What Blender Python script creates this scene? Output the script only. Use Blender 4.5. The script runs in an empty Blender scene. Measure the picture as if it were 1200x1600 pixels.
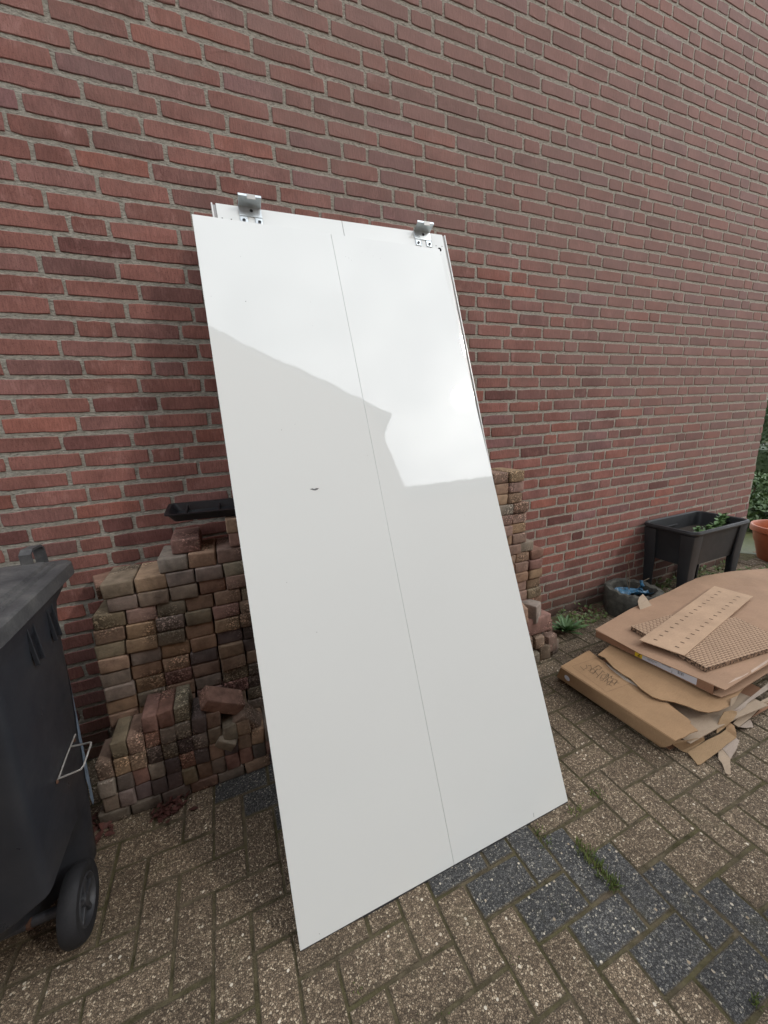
import bpy, bmesh, math, random
from mathutils import Vector, Matrix, Euler, noise
from mathutils.geometry import tessellate_polygon
random.seed(11)
R = math.radians
scene = bpy.context.scene
COL = scene.collection

# ------------------------------------------------------------------ camera
F_PX = 600.476                         # focal length in pixels of a 1200 px wide picture
CAM = Vector((0.0, -1.8418, 1.4169))
RIGHT = Vector((0.91808, -0.39373, -0.04582))
DOWN = Vector((-0.13294, -0.19693, -0.97136))
FWD = Vector((0.37343, 0.89788, -0.23314))
cd = bpy.data.cameras.new('camera')
cd.sensor_fit = 'HORIZONTAL'; cd.sensor_width = 36.0; cd.lens = 36.0 * F_PX / 1200.0
cd.clip_start = 0.02; cd.clip_end = 600
cam = bpy.data.objects.new('camera', cd); COL.objects.link(cam)
m = Matrix.Identity(4)
for i in range(3):
    m[i][0] = RIGHT[i]; m[i][1] = -DOWN[i]; m[i][2] = -FWD[i]; m[i][3] = CAM[i]
cam.matrix_world = m
scene.camera = cam

# ------------------------------------------------------------------ sky, sun, exposure
SUN_DIR = Vector((0.566, -0.561, 0.604)).normalized()      # towards the veiled sun
w = bpy.data.worlds.new('World'); scene.world = w; w.use_nodes = True
t = w.node_tree; t.nodes.clear()
def wn(ty, **k):
    n_ = t.nodes.new(ty)
    for a, b in k.items(): setattr(n_, a, b)
    return n_
sky = wn('ShaderNodeTexSky', sky_type='NISHITA', sun_disc=False)
sky.sun_elevation = math.asin(SUN_DIR.z); sky.sun_rotation = math.atan2(SUN_DIR.x, SUN_DIR.y)
sky.air_density = 1.0; sky.dust_density = 2.0; sky.ozone_density = 1.0
hs = wn('ShaderNodeHueSaturation'); hs.inputs['Saturation'].default_value = 0.22
tc = wn('ShaderNodeTexCoord'); mp = wn('ShaderNodeMapping'); mp.inputs['Scale'].default_value = (2.2, 2.2, 3.4)
nz = wn('ShaderNodeTexNoise'); nz.inputs['Scale'].default_value = 1.6; nz.inputs['Detail'].default_value = 6; nz.inputs['Roughness'].default_value = 0.55
rp = wn('ShaderNodeValToRGB'); rp.color_ramp.elements[0].position = 0.32; rp.color_ramp.elements[1].position = 0.72
rp.color_ramp.elements[0].color = (0.70, 0.72, 0.75, 1); rp.color_ramp.elements[1].color = (1.30, 1.295, 1.275, 1)
mx = wn('ShaderNodeMix', data_type='RGBA', blend_type='MULTIPLY'); mx.inputs[0].default_value = 1.0
bg = wn('ShaderNodeBackground'); bg.inputs['Strength'].default_value = 0.15
wo = wn('ShaderNodeOutputWorld')
L = t.links.new
L(tc.outputs['Generated'], mp.inputs['Vector']); L(mp.outputs['Vector'], nz.inputs['Vector']); L(nz.outputs['Fac'], rp.inputs['Fac'])
L(sky.outputs['Color'], hs.inputs['Color']); L(rp.outputs['Color'], mx.inputs[7])
veil = wn('ShaderNodeMix', data_type='RGBA'); veil.inputs[0].default_value = 0.78; veil.inputs[7].default_value = (6.6, 6.95, 7.35, 1)
L(hs.outputs['Color'], veil.inputs[6]); L(veil.outputs[2], mx.inputs[6])
L(mx.outputs[2], bg.inputs['Color']); L(bg.outputs['Background'], wo.inputs['Surface'])

sd = bpy.data.lights.new('sun', 'SUN'); sd.energy = 0.30; sd.angle = R(2.6); sd.color = (1.0, 0.95, 0.88)
sun = bpy.data.objects.new('sun', sd); COL.objects.link(sun)
sun.rotation_euler = SUN_DIR.to_track_quat('Z', 'Y').to_euler()
vs = scene.view_settings
vs.view_transform = 'Standard'; vs.look = 'None'; vs.gamma = 1.0; vs.use_curve_mapping = False
vs.exposure = 1.06

# ------------------------------------------------------------------ helpers
def ray(px, py):
    return RIGHT * ((px - 600) / F_PX) + DOWN * ((py - 800) / F_PX) + FWD
def gz(px, py, z=0.0):
    d = ray(px, py); return CAM + d * ((z - CAM.z) / d.z)
def gy(px, py, y=0.0):
    d = ray(px, py); return CAM + d * ((y - CAM.y) / d.y)
def proj(P):
    q = Vector(P) - CAM; z = q.dot(FWD)
    if z < 0.05: return None
    return (600 + F_PX * q.dot(RIGHT) / z, 800 + F_PX * q.dot(DOWN) / z, z)
def inpoly(x, y, poly):
    c = False; j = len(poly) - 1
    for i in range(len(poly)):
        if (poly[i][1] > y) != (poly[j][1] > y) and x < (poly[j][0]-poly[i][0])*(y-poly[i][1])/(poly[j][1]-poly[i][1])+poly[i][0]: c = not c
        j = i
    return c

def tag(o, label=None, cat=None, group=None, kind=None):
    if label: o['label'] = label
    if cat: o['category'] = cat
    if group: o['group'] = group
    if kind: o['kind'] = kind
    return o
def empty(name, loc=(0, 0, 0), rot=(0, 0, 0)):
    o = bpy.data.objects.new(name, None); o.location = loc; o.rotation_euler = rot
    o.empty_display_size = 0.05; COL.objects.link(o); return o
def link(name, me, mat=None, parent=None, loc=None, rot=None):
    if mat is not None and not me.materials: me.materials.append(mat)
    o = bpy.data.objects.new(name, me); COL.objects.link(o)
    if parent is not None: o.parent = parent
    if loc is not None: o.location = loc
    if rot is not None: o.rotation_euler = rot
    return o
def mesh(name, verts, faces, smooth=False):
    me = bpy.data.meshes.new(name); me.from_pydata([tuple(v) for v in verts], [], faces); me.update()
    if smooth:
        for p in me.polygons: p.use_smooth = True
        me.set_sharp_from_angle(angle=R(38))
    return me
def bm_mesh(name, bm, smooth=False, recalc=True):
    if recalc: bmesh.ops.recalc_face_normals(bm, faces=bm.faces)
    me = bpy.data.meshes.new(name); bm.to_mesh(me); bm.free()
    if smooth:
        for p in me.polygons: p.use_smooth = True
    return me
def box_bm(sx, sy, sz, bevel=0.0, seg=2, bm=None, mat=Matrix.Identity(4)):
    b = bmesh.new()
    bmesh.ops.create_cube(b, size=1.0, matrix=Matrix.Diagonal((sx, sy, sz, 1)))
    if bevel > 0: bmesh.ops.bevel(b, geom=list(b.edges), offset=bevel, segments=seg, profile=0.6, affect='EDGES')
    bmesh.ops.transform(b, matrix=mat, verts=b.verts)
    if bm is None: return b
    tmp = bpy.data.meshes.new('tmp'); b.to_mesh(tmp); b.free(); bm.from_mesh(tmp); bpy.data.meshes.remove(tmp)
    return bm
def box(name, size, loc, mat, parent=None, rot=None, bevel=0.0, seg=2, smooth=False):
    return link(name, bm_mesh(name, box_bm(*size, bevel=bevel, seg=seg), smooth), mat, parent, loc, rot)
def card(name, pts, thick, mat, parent=None, up=None):
    """a sheet of given outline (3-D points) with real thickness"""
    pts = [Vector(p) for p in pts]
    n_ = Vector((0, 0, 0))
    for i in range(len(pts)):
        a, b = pts[i], pts[(i+1) % len(pts)]
        n_ += Vector(((a.y-b.y)*(a.z+b.z), (a.z-b.z)*(a.x+b.x), (a.x-b.x)*(a.y+b.y)))
    n_.normalize()
    if n_.z < 0: n_ = -n_
    tris = tessellate_polygon([pts])
    N_ = len(pts)
    vv = pts + [p - n_ * thick for p in pts]
    ff = [tuple(a) for a in tris] + [tuple(N_ + k for k in reversed(a)) for a in tris]
    ff += [(i, (i+1) % N_, N_ + (i+1) % N_, N_ + i) for i in range(N_)]
    me = mesh(name, vv, ff)
    b = bmesh.new(); b.from_mesh(me); bmesh.ops.recalc_face_normals(b, faces=b.faces); b.to_mesh(me); b.free()
    return link(name, me, mat, parent)
def grid_sheet(name, rows, thick, mat, parent=None, smooth=True):
    """a bent sheet through a grid of points, thickened downwards along the normals"""
    nr, nc = len(rows), len(rows[0])
    V = [Vector(p) for r in rows for p in r]
    nrm = []
    for i in range(nr):
        for j in range(nc):
            a = V[min(i+1, nr-1)*nc + j] - V[max(i-1, 0)*nc + j]
            b = V[i*nc + min(j+1, nc-1)] - V[i*nc + max(j-1, 0)]
            q = a.cross(b); q.normalize()
            if q.z < 0: q = -q
            nrm.append(q)
    off = len(V)
    VV = V + [v - q * thick for v, q in zip(V, nrm)]
    ff = []
    for i in range(nr-1):
        for j in range(nc-1):
            a, b, c, d = i*nc+j, i*nc+j+1, (i+1)*nc+j+1, (i+1)*nc+j
            ff.append((a, b, c, d)); ff.append((off+d, off+c, off+b, off+a))
    rim = [j for j in range(nc)] + [i*nc+nc-1 for i in range(1, nr)] + [(nr-1)*nc+j for j in range(nc-2, -1, -1)] + [i*nc for i in range(nr-2, 0, -1)]
    for k in range(len(rim)):
        a, b = rim[k], rim[(k+1) % len(rim)]
        ff.append((b, a, off+a, off+b))
    me = mesh(name, VV, ff)
    b = bmesh.new(); b.from_mesh(me); bmesh.ops.recalc_face_normals(b, faces=b.faces); b.to_mesh(me); b.free()
    return link(name, me, mat, parent)
def tube_mesh(name, pts, r, seg=8, radii=None):
    pts = [Vector(p) for p in pts]; V = []; Fc = []
    up = Vector((0.13, 0.21, 1)).normalized()
    for i, p in enumerate(pts):
        d = (pts[min(i+1, len(pts)-1)] - pts[max(i-1, 0)]).normalized()
        if abs(d.dot(up)) > 0.95: up = Vector((1, 0.1, 0))
        a = d.cross(up).normalized(); b = d.cross(a).normalized()
        rr = radii[i] if radii else r
        for k in range(seg):
            an = 2*math.pi*k/seg; V.append(p + (a*math.cos(an) + b*math.sin(an))*rr)
    for i in range(len(pts)-1):
        for k in range(seg):
            Fc.append((i*seg+k, i*seg+(k+1) % seg, (i+1)*seg+(k+1) % seg, (i+1)*seg+k))
    Fc.append(tuple(range(seg-1, -1, -1))); Fc.append(tuple((len(pts)-1)*seg+k for k in range(seg)))
    return mesh(name, V, Fc, True)
def lathe_mesh(name, prof, seg=32, wob=0.0, close=False, jit=0.0):
    V = []; Fc = []
    for (r, z) in prof:
        for k in range(seg):
            a = 2*math.pi*k/seg; q = r*(1+wob*noise.noise((math.cos(a)*3, math.sin(a)*3, z*20)))
            V.append((q*math.cos(a), q*math.sin(a), z + wob*0.08*noise.noise((math.cos(a)*7, math.sin(a)*7, r*30)) + random.gauss(0, jit)))
    for i in range(len(prof)-1):
        for k in range(seg):
            Fc.append((i*seg+k, i*seg+(k+1) % seg, (i+1)*seg+(k+1) % seg, (i+1)*seg+k))
    if close:
        Fc.append(tuple(range(seg-1, -1, -1))); Fc.append(tuple((len(prof)-1)*seg+k for k in range(seg)))
    me = mesh(name, V, Fc, True); b = bmesh.new(); b.from_mesh(me); bmesh.ops.recalc_face_normals(b, faces=b.faces); b.to_mesh(me); b.free(); me.set_sharp_from_angle(angle=R(40))
    return me
def rounded_poly(pts, r, n_=4):
    out = []
    N_ = len(pts)
    for i in range(N_):
        p0, p1, p2 = Vector(pts[i-1]), Vector(pts[i]), Vector(pts[(i+1) % N_])
        a, b = (p0-p1), (p2-p1); rr = min(r, a.length*0.45, b.length*0.45)
        A, B = p1 + a.normalized()*rr, p1 + b.normalized()*rr
        for k in range(n_):
            s = k/(n_-1); out.append(tuple((1-s)**2*A + 2*s*(1-s)*p1 + s*s*B))
    return out
def loft_mesh(name, secs, cap=(True, True), smooth=True):
    n_ = len(secs[0]); V = [p for s in secs for p in s]; Fc = []
    for i in range(len(secs)-1):
        for k in range(n_): Fc.append((i*n_+k, i*n_+(k+1) % n_, (i+1)*n_+(k+1) % n_, (i+1)*n_+k))
    if cap[0]: Fc.append(tuple(range(n_-1, -1, -1)))
    if cap[1]: Fc.append(tuple((len(secs)-1)*n_+k for k in range(n_)))
    me = mesh(name, V, Fc, smooth); b = bmesh.new(); b.from_mesh(me); bmesh.ops.recalc_face_normals(b, faces=b.faces); b.to_mesh(me); b.free()
    me.set_sharp_from_angle(angle=R(34)); return me

# ------------------------------------------------------------------ materials
class G:
    def __init__(s, name):
        s.m = bpy.data.materials.new(name); s.m.use_nodes = True; s.t = s.m.node_tree; s.t.nodes.clear()
        s.out = s.n('ShaderNodeOutputMaterial'); s.b = s.n('ShaderNodeBsdfPrincipled'); s.l(s.b.outputs[0], s.out.inputs['Surface'])
        s._pos = None
    def n(s, ty, **k):
        x = s.t.nodes.new(ty)
        for a, b in k.items(): setattr(x, a, b)
        return x
    def l(s, a, b): s.t.links.new(a, b)
    def put(s, sock, v):
        if hasattr(v, 'is_output'): s.l(v, sock)
        else:
            if isinstance(v, tuple) and len(v) == 3 and sock.type == 'RGBA': v = (*v, 1)
            sock.default_value = v
    def pos(s, scale=(1, 1, 1), rot=(0, 0, 0), obj=False):
        c = s.n('ShaderNodeTexCoord').outputs['Object'] if obj else s.n('ShaderNodeNewGeometry').outputs['Position']
        mp_ = s.n('ShaderNodeMapping'); mp_.inputs['Scale'].default_value = scale; mp_.inputs['Rotation'].default_value = rot
        s.l(c, mp_.inputs['Vector']); return mp_.outputs['Vector']
    def noise(s, scale, detail=4, rough=0.55, vec=None, out='Fac', dist=0.0):
        x = s.n('ShaderNodeTexNoise'); x.inputs['Scale'].default_value = scale; x.inputs['Detail'].default_value = detail; x.inputs['Roughness'].default_value = rough
        x.inputs['Distortion'].default_value = dist
        s.l(vec if vec is not None else s.pos(), x.inputs['Vector']); return x.outputs[out]
    def voro(s, scale, vec=None, out='Distance', feature='F1', rnd=1.0):
        x = s.n('ShaderNodeTexVoronoi', feature=feature); x.inputs['Scale'].default_value = scale; x.inputs['Randomness'].default_value = rnd
        s.l(vec if vec is not None else s.pos(), x.inputs['Vector']); return x.outputs[out]
    def ramp(s, fac, stops, interp='LINEAR'):
        x = s.n('ShaderNodeValToRGB'); r_ = x.color_ramp; r_.interpolation = interp
        while len(r_.elements) < len(stops): r_.elements.new(0.5)
        for e, (p, c) in zip(r_.elements, stops):
            e.position = p; e.color = (*c, 1) if isinstance(c, tuple) else (c, c, c, 1)
        s.put(x.inputs['Fac'], fac); return x.outputs['Color']
    def mix(s, f, a, b, bt='MIX'):
        x = s.n('ShaderNodeMix', data_type='RGBA', blend_type=bt); s.put(x.inputs[0], f); s.put(x.inputs[6], a); s.put(x.inputs[7], b); return x.outputs[2]
    def math(s, op, a, b=0.0):
        x = s.n('ShaderNodeMath', operation=op); s.put(x.inputs[0], a); s.put(x.inputs[1], b); return x.outputs[0]
    def bump(s, h, strength=0.5, dist=0.002, prev=None):
        x = s.n('ShaderNodeBump'); x.inputs['Strength'].default_value = strength; x.inputs['Distance'].default_value = dist
        s.l(h, x.inputs['Height'])
        if prev is not None: s.l(prev, x.inputs['Normal'])
        return x.outputs['Normal']
    def fin(s, color=None, rough=None, normal=None, metal=None, spec=None, **k):
        if color is not None: s.put(s.b.inputs['Base Color'], color)
        if rough is not None: s.put(s.b.inputs['Roughness'], rough)
        if metal is not None: s.put(s.b.inputs['Metallic'], metal)
        if spec is not None: s.put(s.b.inputs['Specular IOR Level'], spec)
        if normal is not None: s.l(normal, s.b.inputs['Normal'])
        for a, v in k.items(): s.put(s.b.inputs[a], v)
        return s.m

M = {}
def greying(g):      # greyer tone mixed in, heavier towards the upper right of the gable
    sp = g.n('ShaderNodeSeparateXYZ'); g.l(g.n('ShaderNodeNewGeometry').outputs['Position'], sp.inputs[0])
    a = g.math('ADD', g.math('MULTIPLY', sp.outputs['X'], 0.16), g.math('MULTIPLY', sp.outputs['Z'], 0.30))
    b = g.math('ADD', a, g.math('MULTIPLY', g.math('SUBTRACT', g.noise(2.2, 5, 0.6), 0.5), 0.9))
    return g.ramp(b, [(0.62, 0.0), (1.35, 0.62)])
def brick_mat():
    g = G('wall_brick')
    at = g.n('ShaderNodeAttribute', attribute_name='tint'); c = at.outputs['Color']
    big = g.noise(7.0, 3, 0.5)
    c = g.mix(0.55, c, g.ramp(big, [(0.3, 0.55), (0.7, 1.25)]), 'MULTIPLY')
    streak = g.noise(1.0, 4, 0.6, g.pos((170, 60, 34)))
    c = g.mix(0.5, c, g.ramp(streak, [(0.32, 0.62), (0.68, 1.3)]), 'MULTIPLY')
    pale = g.ramp(g.noise(6.5, 6, 0.68, g.pos((1.6, 1, 1.0))), [(0.54, 0.0), (0.74, 0.75)])
    c = g.mix(g.mix(1.0, pale, g.ramp(streak, [(0.35, 0.35), (0.62, 1.0)]), 'MULTIPLY'), c, (0.47, 0.255, 0.225))
    pits = g.ramp(g.noise(260, 2, 0.5), [(0.30, 0.35), (0.42, 1.0)])
    c = g.mix(0.6, c, pits, 'MULTIPLY')
    c = g.mix(greying(g), c, (0.25, 0.165, 0.142))
    # splash zone: algae and dirt low down
    sp = g.n('ShaderNodeSeparateXYZ'); g.l(g.n('ShaderNodeNewGeometry').outputs['Position'], sp.inputs[0])
    low = g.math('ADD', sp.outputs['Z'], g.math('MULTIPLY', g.math('SUBTRACT', g.noise(6, 4), 0.5), 0.25))
    c = g.mix(g.ramp(low, [(0.02, 0.75), (0.30, 0.0)]), c, (0.060, 0.050, 0.036))
    h = g.math('ADD', g.math('MULTIPLY', g.noise(150, 4, 0.65), 0.7), g.math('MULTIPLY', streak, 0.8))
    return g.fin(c, 0.88, g.bump(h, 0.75, 0.0026), spec=0.25)
def mortar_mat():
    g = G('mortar')
    n1 = g.noise(34, 5, 0.65); grit = g.noise(1.0, 5, 0.7, g.pos((62, 50, 190), (0, R(-30), 0)))
    c = g.ramp(n1, [(0.25, (0.36, 0.335, 0.28)), (0.5, (0.49, 0.46, 0.39)), (0.8, (0.58, 0.55, 0.475))])
    c = g.mix(0.75, c, g.ramp(grit, [(0.35, 0.20), (0.46, 0.78), (0.64, 1.2)]), 'MULTIPLY')
    c = g.mix(greying(g), c, g.mix(0.8, (0.44, 0.39, 0.32), g.ramp(grit, [(0.34, 0.3), (0.55, 1.1)]), 'MULTIPLY'))
    sp = g.n('ShaderNodeSeparateXYZ'); g.l(g.n('ShaderNodeNewGeometry').outputs['Position'], sp.inputs[0])
    c = g.mix(g.ramp(sp.outputs['Z'], [(0.0, 0.6), (0.22, 0.0)]), c, (0.075, 0.066, 0.05))
    return g.fin(c, 0.95, g.bump(g.math('ADD', grit, g.math('MULTIPLY', n1, 0.6)), 1.0, 0.012), spec=0.2)
def paver_mat(name, cols):
    g = G(name)
    wv = g.n('ShaderNodeVectorMath', operation='ADD'); g.l(g.pos(), wv.inputs[0])
    nn = g.noise(60, 2, 0.5, out='Color'); sc = g.n('ShaderNodeVectorMath', operation='SCALE'); sc.inputs['Scale'].default_value = 0.004
    g.l(nn, sc.inputs[0]); g.l(sc.outputs[0], wv.inputs[1])
    v = wv.outputs[0]
    vo = g.n('ShaderNodeTexVoronoi', feature='F1'); vo.inputs['Scale'].default_value = 205; g.l(v, vo.inputs['Vector'])
    bw = g.n('ShaderNodeSeparateColor'); g.l(vo.outputs['Color'], bw.inputs[0])
    stone = g.ramp(bw.outputs[0], cols, 'LINEAR')
    ed = g.n('ShaderNodeTexVoronoi', feature='DISTANCE_TO_EDGE'); ed.inputs['Scale'].default_value = 205; g.l(v, ed.inputs['Vector'])
    gap = g.ramp(ed.outputs['Distance'], [(0.02, 0.0), (0.16, 1.0)])
    c = g.mix(gap, tuple(0.5*x for x in cols[0][1]), stone)
    # a few larger pale pebbles
    v2 = g.n('ShaderNodeTexVoronoi', feature='F1'); v2.inputs['Scale'].default_value = 85; g.l(v, v2.inputs['Vector'])
    b2 = g.n('ShaderNodeSeparateColor'); g.l(v2.outputs['Color'], b2.inputs[0])
    peb = g.math('MULTIPLY', g.math('GREATER_THAN', b2.outputs[1], 0.955), g.math('LESS_THAN', v2.outputs['Distance'], 0.34))
    c = g.mix(g.math('MULTIPLY', peb, 0.85), c, g.ramp(b2.outputs[0], [(0.2, (0.30, 0.25, 0.19)), (0.8, (0.55, 0.52, 0.46))]))
    oi = g.n('ShaderNodeObjectInfo')
    c = g.mix(1.0, c, g.ramp(oi.outputs['Random'], [(0, (1.24, 1.17, 1.06)), (1, (1.62, 1.53, 1.39))]), 'MULTIPLY')
    c = g.mix(0.7, c, g.ramp(g.noise(4.5, 4, 0.6), [(0.3, 0.70), (0.72, 1.2)]), 'MULTIPLY')
    green = g.ramp(g.noise(9, 5, 0.65), [(0.57, 0.0), (0.74, 0.40)])
    c = g.mix(green, c, (0.070, 0.066, 0.032))
    # dirt and moss creeping in from the joints
    rim = g.n('ShaderNodeAttribute', attribute_name='rim').outputs['Fac']
    dirt = g.math('ADD', rim, g.math('MULTIPLY', g.math('SUBTRACT', g.noise(38, 5, 0.65), 0.5), 1.3))
    c = g.mix(g.ramp(dirt, [(0.46, 0.0), (0.95, 0.8)]), c, (0.115, 0.094, 0.062))
    h = g.math('SUBTRACT', 1.0, vo.outputs['Distance'])
    return g.fin(c, 0.86, g.bump(h, 0.9, 0.0035), spec=0.3)
M['brick'] = brick_mat(); M['mortar'] = mortar_mat()
M['paver_brown'] = paver_mat('paver_brown_aggregate', [(0.0, (0.078, 0.061, 0.046)), (0.30, (0.135, 0.106, 0.078)), (0.62, (0.185, 0.146, 0.108)), (0.86, (0.275, 0.224, 0.168)), (1.0, (0.44, 0.38, 0.30))])
M['paver_dark'] = paver_mat('paver_dark_aggregate', [(0.0, (0.038, 0.039, 0.042)), (0.40, (0.070, 0.073, 0.078)), (0.72, (0.110, 0.114, 0.120)), (0.93, (0.175, 0.176, 0.170)), (1.0, (0.36, 0.345, 0.31))])
def soil_mat():
    g = G('joint_soil')
    a = g.noise(26, 6, 0.65); mo = g.ramp(g.noise(5, 5, 0.6), [(0.36, 0.0), (0.58, 1.0)])
    c = g.mix(mo, g.ramp(a, [(0.3, (0.070, 0.056, 0.038)), (0.7, (0.195, 0.155, 0.108))]), g.ramp(a, [(0.3, (0.056, 0.050, 0.026)), (0.7, (0.150, 0.130, 0.070))]))
    return g.fin(c, 0.97, g.bump(g.noise(220, 3, 0.6), 1.0, 0.006), spec=0.1)
M['soil'] = soil_mat()
def stack_mat():
    g = G('tumbled_paving_brick')
    oi = g.n('ShaderNodeObjectInfo'); c = oi.outputs['Color']
    c = g.mix(0.8, c, g.ramp(g.noise(22, 5, 0.65), [(0.28, 0.50), (0.7, 1.35)]), 'MULTIPLY')
    rough_patch = g.ramp(g.noise(5.5, 3, 0.5), [(0.50, 0.0), (0.60, 1.0)])
    bl = g.voro(210, out='Color'); sp = g.n('ShaderNodeSeparateColor'); g.l(bl, sp.inputs[0])
    c = g.mix(g.math('MULTIPLY', rough_patch, 0.75), c, g.mix(1.0, c, g.ramp(sp.outputs[0], [(0.3, 0.35), (0.75, 0.95), (0.95, 2.6)]), 'MULTIPLY'))
    sparkle = g.math('GREATER_THAN', sp.outputs[1], 0.975)
    c = g.mix(g.math('MULTIPLY', g.math('MULTIPLY', sparkle, rough_patch), 0.5), c, (0.45, 0.38, 0.28))
    h = g.math('ADD', g.noise(130, 4, 0.65), g.math('MULTIPLY', g.math('MULTIPLY', rough_patch, sp.outputs[0]), 1.2))
    return g.fin(c, 0.93, g.bump(h, 0.9, 0.003), spec=0.2)
M['stack'] = stack_mat()
def lam_mat(name, col, rough=0.018):
    g = G(name)
    wob = g.bump(g.noise(5.0, 2, 0.4), 0.05, 0.010)
    wob = g.bump(g.noise(45, 3, 0.5), 0.04, 0.0012, wob)
    smear = g.ramp(g.noise(3.0, 5, 0.6), [(0.35, rough), (0.75, rough*2.0)])
    return g.fin(g.mix(0.5, col, g.ramp(g.noise(2.0, 4, 0.55), [(0.3, 0.965), (0.7, 1.0)]), 'MULTIPLY'), smear, wob, spec=1.0)
M['laminate'] = lam_mat('white_gloss_laminate', (0.77, 0.785, 0.755))
M['white_edge'] = lam_mat('white_edge_band', (0.78, 0.78, 0.76), 0.2)
def plain(name, col, rough=0.5, metal=0.0, var=0.25, sc=20, bump=0.0, bsc=120, spec=None, obj=False):
    g = G(name)
    c = g.mix(0.9, col, g.ramp(g.noise(sc, 5, 0.6), [(0.3, 1-var), (0.7, 1+var)]), 'MULTIPLY')
    nrm = g.bump(g.noise(bsc, 3, 0.6), bump, 0.002) if bump else None
    rr = g.ramp(g.noise(sc*0.7, 4, 0.6), [(0.3, max(0.02, rough-0.08)), (0.7, min(1, rough+0.1))])
    return g.fin(c, rr, nrm, metal, spec)
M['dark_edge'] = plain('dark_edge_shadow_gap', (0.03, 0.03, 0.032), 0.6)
M['alu'] = plain('aluminium_profile', (0.30, 0.29, 0.28), 0.4, 0.7, 0.1)
M['zinc'] = plain('zinc_plated_steel', (0.66, 0.71, 0.73), 0.36, 0.8, 0.12, 40)
M['hole'] = plain('drilled_hole', (0.012, 0.010, 0.009), 0.9)
M['scuff'] = plain('grey_scuff', (0.16, 0.16, 0.155), 0.7)
M['pencil'] = plain('fine_scratch', (0.30, 0.31, 0.30), 0.7)
def bin_mat():
    g = G('black_bin_plastic')
    c = g.mix(g.ramp(g.noise(7, 6, 0.65), [(0.42, 0.0), (0.8, 0.55)]), (0.025, 0.0275, 0.034), (0.055, 0.056, 0.060))
    scr = g.noise(1.0, 3, 0.6, g.pos((8, 160, 60), (R(25), 0, 0)))
    c = g.mix(g.ramp(scr, [(0.70, 0.0), (0.80, 0.35)]), c, (0.10, 0.10, 0.105))
    return g.fin(c, g.ramp(g.noise(9, 5, 0.6), [(0.3, 0.26), (0.75, 0.55)]), g.bump(g.noise(160, 3, 0.6), 0.15, 0.001), spec=0.45)
M['bin'] = bin_mat()
def lid_mat():
    g = G('weathered_grey_lid')
    c = g.ramp(g.noise(12, 6, 0.7), [(0.3, (0.045, 0.045, 0.048)), (0.55, (0.085, 0.084, 0.084)), (0.8, (0.15, 0.145, 0.135))])
    c = g.mix(0.5, c, g.ramp(g.noise(120, 3, 0.6), [(0.3, 0.6), (0.7, 1.2)]), 'MULTIPLY')
    return g.fin(c, 0.62, g.bump(g.noise(180, 3, 0.6), 0.35, 0.0012), spec=0.4)
M['lid'] = lid_mat()
M['rubber'] = plain('wheel_rubber', (0.014, 0.014, 0.016), 0.72, 0, 0.25, 30, 0.3)
M['hub'] = plain('grey_wheel_hub', (0.038, 0.039, 0.043), 0.5, 0, 0.3, 40)
M['axle'] = plain('painted_axle_tube', (0.060, 0.062, 0.070), 0.4, 0.3, 0.4, 60)
M['rust'] = plain('rusted_steel', (0.085, 0.040, 0.024), 0.85, 0, 0.5, 90)
M['blue'] = plain('faded_blue_paint', (0.15, 0.20, 0.26), 0.55, 0, 0.35, 30)
M['wire'] = plain('galvanised_wire', (0.58, 0.56, 0.52), 0.4, 0.55, 0.2, 60)
M['planter'] = plain('anthracite_planter_plastic', (0.021, 0.0225, 0.0245), 0.5, 0, 0.18, 10, 0.15, 200, 0.5)
M['tray'] = plain('black_tray_plastic', (0.010, 0.011, 0.014), 0.35, 0, 0.2, 20)
M['terracotta'] = plain('terracotta_plastic', (0.36, 0.105, 0.045), 0.5, 0, 0.14, 14)
M['concrete'] = plain('rough_concrete', (0.075, 0.072, 0.060), 0.95, 0, 0.6, 24, 1.0, 90)
M['potsoil'] = plain('potting_soil', (0.028, 0.020, 0.014), 0.98, 0, 0.4, 60, 1.0, 80)
M['bluebag'] = plain('blue_plastic_film', (0.030, 0.115, 0.20), 0.4, 0, 0.6, 40)
M['twig'] = plain('dry_twig', (0.20, 0.155, 0.105), 0.9, 0, 0.3, 60)
M['dead_leaf'] = plain('dead_leaf', (0.090, 0.030, 0.022), 0.8, 0, 0.5, 60)
M['dry_leaf'] = plain('dry_brown_leaf', (0.16, 0.095, 0.05), 0.8, 0, 0.5, 60)
def card_mat(name, col, var=0.14, flute=0.0, rotz=0.0):
    g = G(name)
    fib = g.noise(1.0, 4, 0.6, g.pos((40, 260, 60), (0, 0, rotz)))
    c = g.mix(0.8, col, g.ramp(g.noise(6, 5, 0.6), [(0.3, 1-var), (0.7, 1+var)]), 'MULTIPLY')
    c = g.mix(0.5, c, g.ramp(fib, [(0.3, 0.88), (0.7, 1.1)]), 'MULTIPLY')
    c = g.mix(0.6, c, g.ramp(g.noise(300, 2, 0.5), [(0.3, 0.86), (0.7, 1.08)]), 'MULTIPLY')
    nrm = g.bump(g.noise(14, 4, 0.55), 0.35, 0.004)
    if flute:
        wv = g.n('ShaderNodeTexWave', wave_type='BANDS', bands_direction='X'); wv.inputs['Scale'].default_value = 42; wv.inputs['Distortion'].default_value = 1.5
        g.l(g.pos((1, 1, 1), (0, 0, flute)), wv.inputs['Vector']); nrm = g.bump(wv.outputs['Fac'], 0.25, 0.002, nrm)
    return g.fin(c, 0.82, nrm, spec=0.25)
M['card'] = card_mat('kraft_cardboard', (0.345, 0.216, 0.118))
M['card_pink'] = card_mat('kraft_cardboard_pinkish', (0.37, 0.235, 0.152))
M['card_strip'] = card_mat('pale_kraft_strip', (0.475, 0.325, 0.215))
M['card_side'] = card_mat('brown_cardboard_side', (0.27, 0.145, 0.085))
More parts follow.
